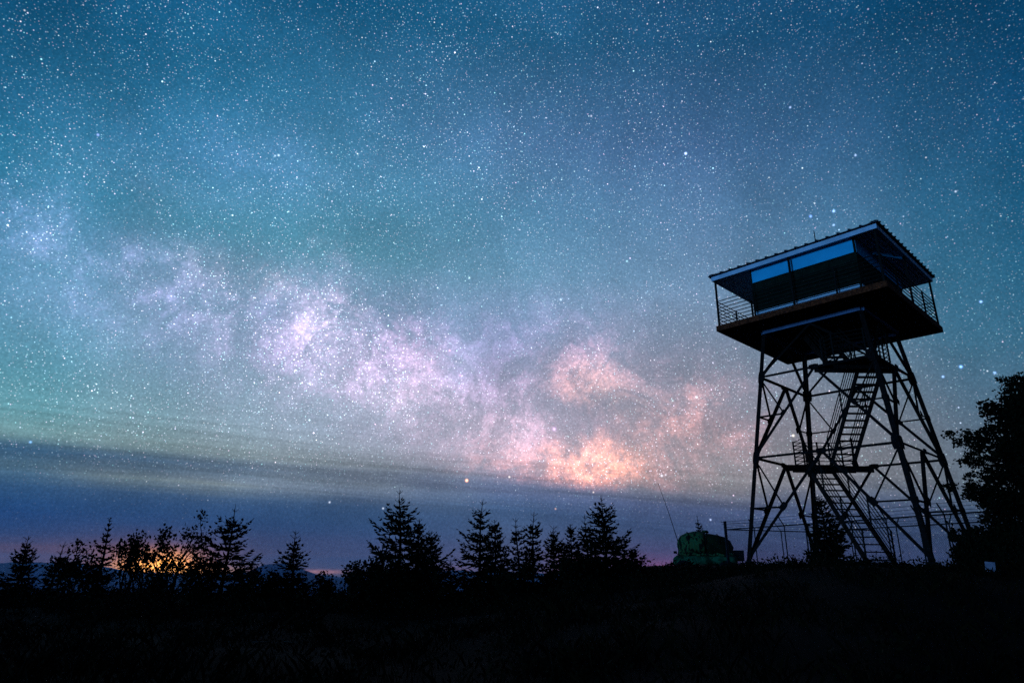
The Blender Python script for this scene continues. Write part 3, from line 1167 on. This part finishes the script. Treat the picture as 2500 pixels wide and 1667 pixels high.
for x in (-.86, .86):
    for s in (-1, 1):
        w = MB()
        n = 22
        ring = [(.36, -.10), (.37, -.05), (.37, .05), (.36, .10), (.22, .10), (.22, -.10)]
        zc = B0(.14)
        for k in range(n):
            a = 2 * math.pi * k / n
            for r, y in ring:
                w.v.append((x + r * math.cos(a), s * .74 + y, zc + r * math.sin(a)))
        m_ = len(ring)
        for k in range(n):
            for j in range(m_):
                w.f.append((k * m_ + j, k * m_ + (j + 1) % m_, ((k + 1) % n) * m_ + (j + 1) % m_, ((k + 1) % n) * m_ + j))
        wo = bpy.data.objects.new('wheel', None)
        COL.objects.link(wo)
        wo.parent = veh
        w.build('tyre', M['tyre'], wo, True)
        w = MB()
        w.tube([(x, s * .74 - .07, zc), (x, s * .74 + .07, zc)], .215, 18)
        w.build('rim', M['rim'], wo)
# tie down straps over the cover, seams, front bumper, tail lamp, rolled net at the foot of the cover
for x in (-.62, .07, .60):
    b = MB()
    pts = []
    for k in range(15):
        a = math.pi * (k / 14)
        c_q, s_q = math.cos(a), math.sin(a)
        pts.append((x + .02 * math.sin(3 * a), -.845 * math.copysign(abs(c_q) ** .62, c_q), B0(1.15) + (.515 if x < .5 else .42) * abs(s_q) ** .62))
    b.tube(pts, .016, 5)
    b.build('strap', M['dark'], veh)
b = MB()
for sy in (-1, 1):
    b.tube([(-1.05 + .13 * k, sy * (.80 + .03 * math.sin(2.1 * k)), B0(.73) + .035 * math.sin(1.7 * k)) for k in range(18)], .055, 6)
b.build('rolled_net', M['camo'], veh, True)
b = MB()
b.bar((-1.36, -.70, B0(.36)), (-1.36, .70, B0(.36)), .07, .12)
b.build('bumper', M['dark'], veh)
b = MB()
b.tube([(-1.0, -.4, B0(1.0)), (-1.03, -.4, B0(1.25)), (-1.30, -.42, B0(2.3)), (-1.72, -.45, B0(3.72))], [.03, .02, .014, .009], 6)
b.build('whip_antenna', M['rail'], veh)
b = MB()
b.tube([(-1.05, -.78, B0(.72)), (-1.16, -.86, B0(.80))], .015, 5)
b.box(-1.24, -1.10, -.90, -.86, B0(.76), B0(.86))
b.build('wing_mirror', M['rail'], veh)

# ---------------------------------------------------------------- sky (world): night sky with the galaxy band, clouds, glow, stars
W = bpy.data.worlds.new("World")
S.world = W
W.use_nodes = True
nt = W.node_tree
N, LK = nt.nodes, nt.links
bg = N['Background']


def lin(c):
    return tuple((v / 255 / 12.92) if v / 255 <= .04045 else ((v / 255 + .055) / 1.055) ** 2.4 for v in c)


# colours of the night sky: at each column (photo x) a list of (height, colour);
# heights below the cloud edge are 1..2, above it 0..1
def yb(x):
    return 1068 + .088 * min(max(x, -400), 1760)


SKY = {
    -900: [(-1200, (10, 55, 100)), (0, (14, 62, 95)), (300, (20, 75, 105)), (600, (40, 95, 125)), (900, (60, 110, 130)), (1040, (85, 120, 130)), (1100, (45, 75, 105)), (1250, (30, 60, 105)), (1400, (70, 60, 85))],
    0: [(-1200, (8, 50, 95)), (0, (16, 70, 104)), (200, (30, 86, 120)), (400, (42, 106, 138)), (600, (70, 118, 148)), (750, (78, 124, 152)), (900, (74, 128, 146)), (1000, (90, 138, 150)), (1045, (106, 142, 150)), (1062, (96, 128, 136)), (1078, (48, 82, 114)), (1098, (52, 86, 118)), (1130, (70, 100, 124)), (1160, (58, 90, 122)), (1190, (42, 76, 118)), (1250, (30, 64, 114)), (1300, (46, 66, 110)), (1345, (84, 72, 100)), (1385, (98, 76, 94)), (1440, (95, 75, 85))],
    420: [(-1200, (8, 52, 98)), (0, (16, 74, 110)), (200, (36, 96, 132)), (400, (58, 114, 150)), (500, (60, 118, 146)), (600, (84, 126, 152)), (750, (108, 134, 162)), (900, (108, 138, 160)), (1000, (118, 144, 160)), (1092, (126, 146, 154)), (1104, (104, 122, 132)), (1120, (74, 100, 130)), (1138, (84, 108, 134)), (1155, (104, 120, 138)), (1172, (130, 142, 146)), (1190, (86, 104, 124)), (1212, (54, 82, 122)), (1265, (42, 72, 118)), (1310, (64, 72, 112)), (1350, (86, 74, 104)), (1390, (104, 78, 94)), (1440, (120, 90, 85))],
    840: [(-1200, (8, 52, 98)), (0, (18, 76, 112)), (200, (44, 104, 140)), (400, (72, 118, 154)), (500, (66, 120, 146)), (600, (74, 126, 148)), (720, (92, 128, 154)), (850, (126, 138, 164)), (950, (134, 146, 164)), (1050, (136, 146, 166)), (1118, (134, 144, 158)), (1140, (122, 132, 142)), (1156, (112, 124, 146)), (1176, (120, 132, 148)), (1198, (104, 118, 142)), (1216, (82, 102, 134)), (1240, (54, 82, 122)), (1285, (48, 76, 120)), (1330, (60, 74, 116)), (1375, (72, 78, 114)), (1396, (92, 82, 110)), (1440, (90, 80, 100))],
    1260: [(-1200, (8, 48, 92)), (0, (18, 72, 108)), (200, (48, 98, 134)), (300, (66, 104, 142)), (400, (74, 108, 146)), (500, (72, 114, 146)), (650, (84, 124, 150)), (800, (106, 126, 156)), (900, (122, 130, 154)), (1000, (132, 134, 154)), (1080, (146, 140, 158)), (1140, (142, 136, 154)), (1165, (116, 121, 145)), (1195, (88, 100, 135)), (1245, (60, 84, 122)), (1300, (66, 84, 120)), (1350, (78, 83, 118)), (1390, (92, 84, 116)), (1440, (90, 80, 100))],
    1680: [(-1200, (6, 44, 88)), (0, (14, 66, 102)), (200, (46, 84, 124)), (400, (66, 98, 140)), (600, (84, 116, 150)), (700, (96, 124, 156)), (800, (108, 126, 152)), (900, (118, 126, 146)), (1000, (124, 126, 144)), (1100, (126, 126, 138)), (1180, (124, 124, 132)), (1212, (108, 112, 130)), (1236, (70, 82, 118)), (1300, (60, 76, 114)), (1360, (76, 74, 114)), (1392, (140, 76, 110)), (1440, (90, 70, 100))],
    2090: [(-1200, (6, 42, 86)), (0, (10, 60, 98)), (200, (36, 78, 120)), (400, (52, 94, 136)), (600, (66, 108, 144)), (800, (84, 116, 146)), (900, (96, 118, 142)), (1000, (106, 118, 138)), (1100, (110, 116, 130)), (1180, (108, 114, 128)), (1232, (74, 86, 118)), (1300, (60, 76, 114)), (1380, (68, 74, 114)), (1440, (70, 70, 100))],
    2500: [(-1200, (4, 36, 78)), (0, (6, 50, 84)), (200, (14, 62, 102)), (400, (18, 74, 112)), (600, (22, 80, 116)), (800, (34, 84, 116)), (900, (46, 88, 118)), (1000, (62, 90, 118)), (1100, (72, 94, 118)), (1200, (76, 94, 114)), (1280, (60, 80, 112)), (1380, (58, 70, 106)), (1440, (50, 60, 90))],
    3400: [(-1200, (4, 34, 74)), (0, (4, 42, 78)), (400, (10, 56, 92)), (800, (20, 64, 96)), (1200, (44, 70, 96)), (1440, (40, 55, 85))],
}
XS = sorted(SKY)


def skycol(x, y):
    x = min(max(x, XS[0]), XS[-1])
    i = max(k for k in range(len(XS) - 1) if XS[k] <= x)
    out = []
    for xc in (XS[i], XS[i + 1]):
        yy = y - yb(x) + yb(xc) if y > 900 else y + (yb(xc) - yb(x)) * max(0, y) / 900
        L = SKY[xc]
        ys = [q[0] for q in L]
        out.append([np.interp(yy, ys, [q[1][k] for q in L]) for k in range(3)])
    t = (x - XS[i]) / (XS[i + 1] - XS[i])
    c = [out[0][k] * (1 - t) + out[1][k] * t for k in range(3)]
    g_ = sum(c) / 3
    k_ = min(1, max(0, (yb(min(max(x, -400), 2500)) - y) / 60))          # clear sky; the cloud below stays slate grey
    e_ = min(1, max(0, (x - 1300) / 1000)) * k_
    c = [max(2.0, (1 + .06 * k_) * v + 3 * k_ + (.10 * k_ + .02 * (1 - k_)) * (v - g_)) for v in c]
    l_ = 1 + .07 * math.exp(-((y - 850) / 220) ** 2) * k_ * min(1, max(0, (1700 - x) / 500))
    return [c[0] * (1 + .06 * e_) * l_, c[1] * (1.012 + .0 * e_) * l_, c[2] * (1 - .05 * e_) * l_]


tc = N.new('ShaderNodeTexCoord')
DIR = tc.outputs['Generated']
nrm = N.new('ShaderNodeVectorMath')
nrm.operation = 'NORMALIZE'
LK.new(DIR, nrm.inputs[0])
DIR = nrm.outputs[0]
sep = N.new('ShaderNodeSeparateXYZ')
LK.new(DIR, sep.inputs[0])


def mth(op, a, b=None, c=None, clamp=False):
    n = N.new('ShaderNodeMath')
    n.operation = op
    n.use_clamp = clamp
    for i, v in enumerate((a, b, c)):
        if v is None:
            continue
        if isinstance(v, (int, float)):
            n.inputs[i].default_value = v
        else:
            LK.new(v, n.inputs[i])
    return n.outputs[0]


def vmt(op, a, b=None, scale=None):
    n = N.new('ShaderNodeVectorMath')
    n.operation = op
    for i, v in enumerate((a, b)):
        if v is None:
            continue
        if isinstance(v, (tuple, list, Vector)):
            n.inputs[i].default_value = tuple(v)
        else:
            LK.new(v, n.inputs[i])
    if scale is not None:
        if isinstance(scale, (int, float)):
            n.inputs['Scale'].default_value = scale
        else:
            LK.new(scale, n.inputs['Scale'])
    return n.outputs['Value'] if op in ('DOT_PRODUCT', 'LENGTH', 'DISTANCE') else n.outputs['Vector']


def noise(vec, scale, detail=4, rough=.55, dist=0, out='Fac'):
    n = N.new('ShaderNodeTexNoise')
    n.inputs['Scale'].default_value = scale
    n.inputs['Detail'].default_value = detail
    n.inputs['Roughness'].default_value = rough
    n.inputs['Distortion'].default_value = dist
    LK.new(vec, n.inputs['Vector'])
    return n.outputs[out]


def mapr(v, a, b, c, d):
    n = N.new('ShaderNodeMapRange')
    n.interpolation_type = 'SMOOTHSTEP'
    LK.new(v, n.inputs['Value'])
    for k, val in zip(('From Min', 'From Max', 'To Min', 'To Max'), (a, b, c, d)):
        n.inputs[k].default_value = val
    return n.outputs['Result']


az = mth('ARCTAN2', sep.outputs['X'], sep.outputs['Y'])
el = mth('ARCSINE', sep.outputs['Z'])
azc = mth('MINIMUM', mth('MAXIMUM', az, -.75), .70)
els = mth('ADD', el, mth('ADD', mth('MULTIPLY', azc, .0696), mth('MULTIPLY', mth('MULTIPLY', azc, azc), .0601)))

# streaky cloud: shifts the lookup height near the horizon
cmb = N.new('ShaderNodeCombineXYZ')
LK.new(mth('MULTIPLY', az, .9), cmb.inputs[0])
LK.new(mth('MULTIPLY', els, 26), cmb.inputs[1])
streak = noise(cmb.outputs[0], 1.7, 5, .6, .4)
low = mapr(els, .02, .22, 1, 0)
shift = mth('MULTIPLY', mth('SUBTRACT', streak, .5), mth('MULTIPLY', low, .026))
elw = mth('ADD', els, shift)

E_STOPS = [-30, -3, -.6, .2, .8, 1.4, 2.0, 2.6, 3.2, 3.7, 4.2, 4.7, 5.2, 5.6, 6.0, 6.4, 6.8, 7.2, 7.6, 8.1, 8.8, 9.8, 11.5, 13.5, 16, 20, 25, 30, 36, 44, 60, 90]
emin, emax = R(-30), R(90)
pos = mth('DIVIDE', mth('SUBTRACT', elw, emin), emax - emin, clamp=True)
AZC = [-75, -55, -45, -37, -30, -24, -18, -12, -6, 0, 6, 12, 18, 24, 30, 37, 45, 55, 75]
prev = None
for i, a in enumerate(AZC):
    rp = N.new('ShaderNodeValToRGB')
    rp.color_ramp.interpolation = 'LINEAR'
    els_ = rp.color_ramp.elements
    while len(els_) < len(E_STOPS):
        els_.new(.5)
    ar = R(a)
    for k, e in enumerate(E_STOPS):
        ac = min(max(ar, -.75), .70)
        er = R(e) - .0696 * ac - .0601 * ac * ac
        d = (math.sin(ar) * math.cos(er), math.cos(ar) * math.cos(er), math.sin(er))
        px, py = topx(d)
        py = max(-1200, min(1440, py))
        els_[k].position = (R(e) - emin) / (emax - emin)
        els_[k].color = (*lin(skycol(px, py)), 1)
    LK.new(pos, rp.inputs['Fac'])
    if prev is None:
        prev = rp.outputs['Color']
    else:
        mx = N.new('ShaderNodeMix')
        mx.data_type = 'RGBA'
        LK.new(mapr(az, R(AZC[i - 1]), R(a), 0, 1), mx.inputs['Factor'])
        LK.new(prev, mx.inputs['A'])
        LK.new(rp.outputs['Color'], mx.inputs['B'])
        prev = mx.outputs['Result']
# behind the viewer: plain deep blue twilight
mx = N.new('ShaderNodeMix')
mx.data_type = 'RGBA'
LK.new(mapr(mth('ABSOLUTE', az), R(72), R(115), 0, 1), mx.inputs['Factor'])
LK.new(prev, mx.inputs['A'])
mx.inputs['B'].default_value = (*lin((10, 52, 100)), 1)
base = mx.outputs['Result']
cmb2 = N.new('ShaderNodeCombineXYZ')
LK.new(mth('MULTIPLY', az, 1.3), cmb2.inputs[0])
LK.new(mth('MULTIPLY', els, 60), cmb2.inputs[1])
veil = mapr(noise(cmb2.outputs[0], 1.3, 6, .62, .5), .34, .66, .86, 1.20)
lowv = mth('MULTIPLY', mapr(els, R(3), R(5), 0, 1), mapr(els, R(7.5), R(12), 1, 0))
base = vmt('SCALE', base, None, mth('ADD', mth('MULTIPLY', mth('SUBTRACT', veil, 1), lowv), 1))

# structure of the galaxy: warped soft clouds of light, broken by fractal noise
wn = noise(DIR, 7, 5, .6, 0, 'Color')
warp = vmt('SCALE', vmt('SUBTRACT', wn, (.5, .5, .5)), None, .085)
wn2 = noise(DIR, 24, 7, .66, 0, 'Color')
warp = vmt('ADD', warp, vmt('SCALE', vmt('SUBTRACT', wn2, (.5, .5, .5)), None, .045))
cae = N.new('ShaderNodeCombineXYZ')
LK.new(az, cae.inputs[0])
LK.new(el, cae.inputs[1])
wae = vmt('ADD', cae.outputs[0], warp)
fine = noise(DIR, 30, 8, .70, .2)
grain = mapr(fine, .34, .66, .52, 1.48)
granule = mapr(noise(DIR, 170, 2, .6), .3, .7, .72, 1.30)
lanes = mapr(noise(DIR, 10, 8, .68, 1.1), .40, .57, .34, 1.24)

# (photo x, y, half width, half height, colour added)
BL = [
    (30, 500, 130, 60, (.05, .07, .13)), (240, 620, 120, 55, (.05, .06, .10)), (180, 690, 200, 80, (.03, .04, .07)),
    (380, 730, 150, 80, (.06, .06, .10)), (480, 640, 60, 40, (.10, .09, .11)), (320, 780, 120, 60, (.05, .05, .10)),
    (640, 680, 60, 38, (.20, .13, .13)), (600, 740, 90, 50, (.08, .08, .10)), (740, 700, 80, 55, (.07, .05, .08)), (800, 660, 60, 50, (.08, .05, .08)),
    (790, 775, 52, 50, (.50, .36, .45)), (830, 835, 68, 58, (.46, .36, .47)), (780, 880, 130, 70, (.22, .16, .26)), (1190, 858, 90, 42, (-.03, -.012, -.0)), (1520, 990, 80, 26, (-.05, -.01, -.03)),
    (900, 890, 110, 60, (.15, .09, .13)), (1005, 905, 55, 60, (.18, .10, .13)), (1060, 960, 80, 55, (.13, .08, .10)), (960, 960, 160, 70, (.04, .035, .05)),
    (1170, 955, 70, 38, (.10, .08, .14)), (1060, 820, 50, 30, (.12, .07, .12)), (1150, 880, 110, 60, (.06, .06, .11)),
    (1240, 1030, 70, 40, (.22, .14, .16)), (1140, 1030, 140, 50, (.10, .08, .10)), (1270, 1080, 60, 36, (.16, .11, .11)),
    (1300, 800, 130, 60, (.07, .05, .10)), (1430, 870, 90, 50, (.18, .09, .10)), (1440, 945, 80, 42, (.32, .14, .06)), (1400, 920, 110, 60, (.08, .05, .05)),
    (1560, 920, 70, 45, (.05, .04, .05)), (1620, 1040, 90, 45, (.26, .11, .07)), (1700, 1000, 90, 50, (.14, .06, .05)), (1760, 1060, 80, 45, (.18, .075, .06)), (1840, 1040, 90, 60, (.05, .035, .045)),
    (1350, 1140, 130, 40, (.42, .13, .06)), (1440, 1130, 80, 30, (.80, .30, .12)), (1490, 1160, 60, 34, (.52, .19, .09)), (1400, 1165, 140, 36, (.24, .07, .04)), (1640, 1160, 60, 50, (.10, .05, .05)),
    (420, 400, 260, 70, (.012, .02, .035)), (640, 400, 150, 60, (.02, .03, .06)), (960, 420, 200, 90, (.010, .016, .03)), (330, 450, 150, 60, (.02, .015, .02)),
    (1300, 900, 230, 120, (.085, .045, .070)), (1500, 1010, 270, 115, (.085, .040, .040)), (1660, 1085, 210, 80, (.06, .028, .025)), (950, 860, 180, 110, (.05, .03, .055)), (620, 830, 260, 120, (.03, .02, .045)), (870, 812, 40, 34, (-.10, -.055, -.05)), (955, 905, 22, 42, (-.10, -.05, -.05)), (1130, 925, 46, 24, (-.08, -.04, -.03)), (1190, 1000, 36, 26, (-.10, -.05, -.04)), (1330, 1005, 110, 22, (-.10, -.05, -.04)), (680, 762, 60, 20, (-.06, -.03, -.02)), (1400, 1062, 140, 20, (-.10, -.05, -.035)), (1060, 1000, 30, 24, (-.07, -.04, -.03)), (1250, 700, 200, 80, (.02, .025, .04)), (1620, 780, 160, 70, (.02, .03, .05)),
]
for i_, (x, y) in enumerate([(60, 520), (180, 615), (300, 680), (420, 730), (540, 770), (660, 805), (780, 845), (900, 905), (1010, 955), (1120, 1015), (1230, 1065), (1330, 1110)]):
    t_ = i_ / 11
    q_ = .55 if 6 <= i_ <= 9 else 1.0
    BL.append((x, y, 105, 62, (q_ * (.035 + .085 * t_), q_ * (.04 + .02 * t_), q_ * (.08 - .01 * t_))))
tot = None
for x, y, sx, sy, c in BL:
    a0, e0 = azel(x, y)
    k = abs(azel(x + 30, y)[0] - a0) / 30
    ke = abs(azel(x, y + 30)[1] - e0) / 30
    v = vmt('MULTIPLY', vmt('SUBTRACT', wae, (a0, e0, 0)), (1 / (sx * 1.36 * k), 1 / (sy * 1.36 * ke), 0))
    f = mth('POWER', 2.71828, mth('MULTIPLY', mth('POWER', vmt('DOT_PRODUCT', v, v), 1.22), -1.0))
    t = vmt('SCALE', [.63 * c[0], .58 * c[1], .63 * c[2]], None, f)
    tot = t if tot is None else vmt('ADD', tot, t)
# city and dusk glow low on the horizon, unbroken by the galaxy noise
GL = [(385, 1378, 125, 40, (.42, .13, .015)), (392, 1376, 80, 22, (3.6, 1.35, .07)), (430, 1392, 140, 13, (.9, .42, .06)), (300, 1366, 260, 40, (.045, .012, .0)), (785, 1395, 62, 5, (.42, .15, .09)),
      (1618, 1401, 40, 17, (.50, .01, .03)), (1385, 1392, 50, 22, (.16, .05, .05)), (1105, 1394, 70, 22, (.10, .03, .04)), (1640, 1395, 120, 36, (.04, .0, .03))]
gtot = None
for x, y, sx, sy, c in GL:
    a0, e0 = azel(x, y)
    k = abs(azel(x + 30, y)[0] - a0) / 30
    ke = abs(azel(x, y + 30)[1] - e0) / 30
    v = vmt('MULTIPLY', vmt('SUBTRACT', cae.outputs[0], (a0, e0, 0)), (1 / (sx * k), 1 / (sy * ke), 0))
    f = mth('POWER', 2.71828, mth('MULTIPLY', vmt('DOT_PRODUCT', v, v), -1.0))
    t = vmt('SCALE', c, None, f)
    gtot = t if gtot is None else vmt('ADD', gtot, t)
above = mapr(elw, R(6.4), R(7.6), 0, 1)          # the galaxy shows only above the cloud edge
gal = vmt('SCALE', tot, None, mth('MULTIPLY', mth('MULTIPLY', mth('MULTIPLY', grain, granule), lanes), above))
mott = mapr(noise(DIR, 5, 4, .6, .3), .3, .7, .86, 1.14)
sky = vmt('ADD', vmt('SCALE', base, None, mott), gal)
sky = vmt('ADD', sky, gtot)
# unresolved star dust: tiny scale mottling
dust = mapr(noise(DIR, 330, 1, .5), .25, .75, .88, 1.12)
sky = vmt('SCALE', sky, None, dust)

# stars
ext = mapr(els, R(2.5), R(11), .03, 1)
dens = mth('MULTIPLY', mapr(noise(DIR, 2.6, 4, .55), .36, .64, .60, 1.40), mapr(az, -.6, .6, 1.15, .72))
gs = N.new('ShaderNodeSeparateXYZ')
LK.new(gal, gs.inputs[0])
crowd = mth('ADD', mth('MULTIPLY', mth('MINIMUM', gs.outputs['X'], .25), 6.0), .85)
for sc, rad, amp, seed in ((50, .00142, 1.8, 0), (112, .00115, 1.3, 3.1), (195, .00100, 1.0, 7.7), (320, .00092, .72, 5.2)):
    v = N.new('ShaderNodeTexVoronoi')
    v.voronoi_dimensions = '3D'
    v.feature = 'F1'
    v.inputs['Scale'].default_value = sc
    LK.new(vmt('ADD', DIR, (seed * .37, seed * .11, seed * .23)), v.inputs['Vector'])
    f = mth('SUBTRACT', 1, mth('DIVIDE', v.outputs['Distance'], rad * sc * 1.22), clamp=True)
    f = mth('MULTIPLY', f, f)
    sc_ = N.new('ShaderNodeSeparateXYZ')
    LK.new(v.outputs['Color'], sc_.inputs[0])
    mag = mth('ADD', mth('MULTIPLY', mth('POWER', sc_.outputs['Z'], 2.6), 2.3), .27)      # few bright, many faint
    f = mth('MULTIPLY', mth('MULTIPLY', mth('MULTIPLY', f, mag), amp), mth('MULTIPLY', mth('MULTIPLY', ext, dens), crowd if sc > 150 else 1.0))
    # tint: bluish white to warm
    tn = vmt('ADD', vmt('MULTIPLY', v.outputs['Color'], (.70, .34, 0)), (.40, .70, 1.02))
    sky = vmt('ADD', sky, vmt('SCALE', tn, None, f))
K = 2500 / 2352
ST = [(1575, 353, 2.0, (.6, .8, 1.5), 2.4), (1072, 1103, 2.3, (2.2, .8, .4), 2.2), (1170, 1095, 1.8, (1, .9, .8), 1.2), (1363, 1130, 1.5, (1, .8, .7), 1), (1520, 1092, 2.2, (.9, .95, 1.1), 1.0), (1529, 1090, 1.6, (.9, .95, 1.1), .8),
      (1915, 485, 2.0, (.45, .75, 1.5), 1.5), (1862, 497, 2.0, (.25, .5, 1.5), 1.3), (1915, 517, 1.7, (.5, .8, 1.4), 1.1), (2253, 693, 1.8, (.4, .7, 1.5), 1.5), (2207, 842, 2.0, (.3, .65, 1.6), 1.9), (2285, 856, 1.7, (.4, .7, 1.5), 1.2), (2166, 865, 1.7, (.4, .7, 1.5), 1.2),
      (1822, 1000, 2.0, (1.2, 1.1, .9), 1.3), (640, 357, 1.8, (.8, 1, 1.2), 1.1), (632, 358, 1.5, (.8, 1, 1.2), .8), (1273, 985, 3.0, (1.2, .7, 1.6), .7), (1078, 638, 1.7, (.7, 1.1, 1.1), 1.1), (1288, 688, 2.0, (.7, .9, 1.3), .9), (757, 1153, 1.7, (.8, .9, 1.1), .9), (880, 1167, 1.7, (.8, .9, 1.1), .9),
      (1632, 1193, 1.7, (.7, .85, 1.3), .9), (1276, 1168, 1.6, (1.2, .7, .5), .6), (1033, 805, 2.0, (1.4, .6, 1.1), .6), (1057, 862, 2.4, (1.4, .6, .9), .4), (70, 1015, 1.8, (.3, .7, 1.4), .9), (1358, 267, 1.6, (.9, .9, 1.1), .8), (1600, 912, 2.0, (.7, 1.1, 1.2), 1.0), (1545, 920, 1.8, (.7, 1.1, 1.1), .7),
      (1965, 357, 1.6, (.6, .8, 1.3), 1.0), (2195, 440, 1.5, (.8, .9, 1.1), .9), (1440, 600, 1.7, (.6, 1.1, 1.2), .9), (1032, 622, 1.5, (.8, .9, 1.1), .8), (2305, 945, 1.4, (.8, .9, 1.1), .7), (1815, 247, 1.6, (.6, .8, 1.3), 1.0), (225, 310, 1.8, (.5, .6, 1.4), .9)]
for x, y, r, c, amp in ST:
    d = ray(x * K, y * K).normalized()
    dd = vmt('DISTANCE', DIR, d)
    q = mth('DIVIDE', dd, r * 1.15 / FPX)
    f = mth('MULTIPLY', mth('POWER', 2.71828, mth('MULTIPLY', mth('MULTIPLY', q, q), -1.0)), amp)
    sky = vmt('ADD', sky, vmt('SCALE', c, None, f))
LK.new(sky, bg.inputs['Color'])
bg.inputs['Strength'].default_value = 1.0
W.cycles.sampling_method = 'MANUAL'
W.cycles.sample_map_resolution = 512

# ---------------------------------------------------------------- night air over the valley
hm = bpy.data.materials.new('night air')
hm.use_nodes = True
ht = hm.node_tree
ht.nodes.clear()
ho = ht.nodes.new('ShaderNodeOutputMaterial')
hv = ht.nodes.new('ShaderNodeVolumePrincipled')
hv.inputs['Color'].default_value = (.72, .80, .95, 1)
hv.inputs['Density'].default_value = 2.8e-5
hv.inputs['Anisotropy'].default_value = 0.0
ht.links.new(hv.outputs['Volume'], ho.inputs['Volume'])
b = MB()
b.box(-24000, 24000, -24000, 24000, -700, 160)
b.build('haze', hm, None, kind='stuff')

# ---------------------------------------------------------------- the one lamp: low blue twilight from behind left
sun = bpy.data.lights.new('twilight', 'SUN')
sun.energy = 2.6
sun.angle = R(14)
sun.color = (.10, .40, 1.0)
so = bpy.data.objects.new('twilight', sun)
COL.objects.link(so)
src = Vector((-.80, -.60, .004)).normalized()      # where the light comes from
so.rotation_euler = src.to_track_quat('Z', 'Y').to_euler()
so.location = (0, 0, 40)

# ---------------------------------------------------------------- render settings
S.render.engine = 'CYCLES'
S.cycles.use_denoising = False
S.cycles.max_bounces = 4
S.cycles.diffuse_bounces = 2
S.cycles.glossy_bounces = 2
S.cycles.sample_clamp_indirect = 2
S.view_settings.view_transform = 'Standard'
S.view_settings.look = 'None'
S.view_settings.exposure = 0
S.view_settings.gamma = 1
S.view_settings.use_curve_mapping = False
S.cycles.filter_width = 1.5
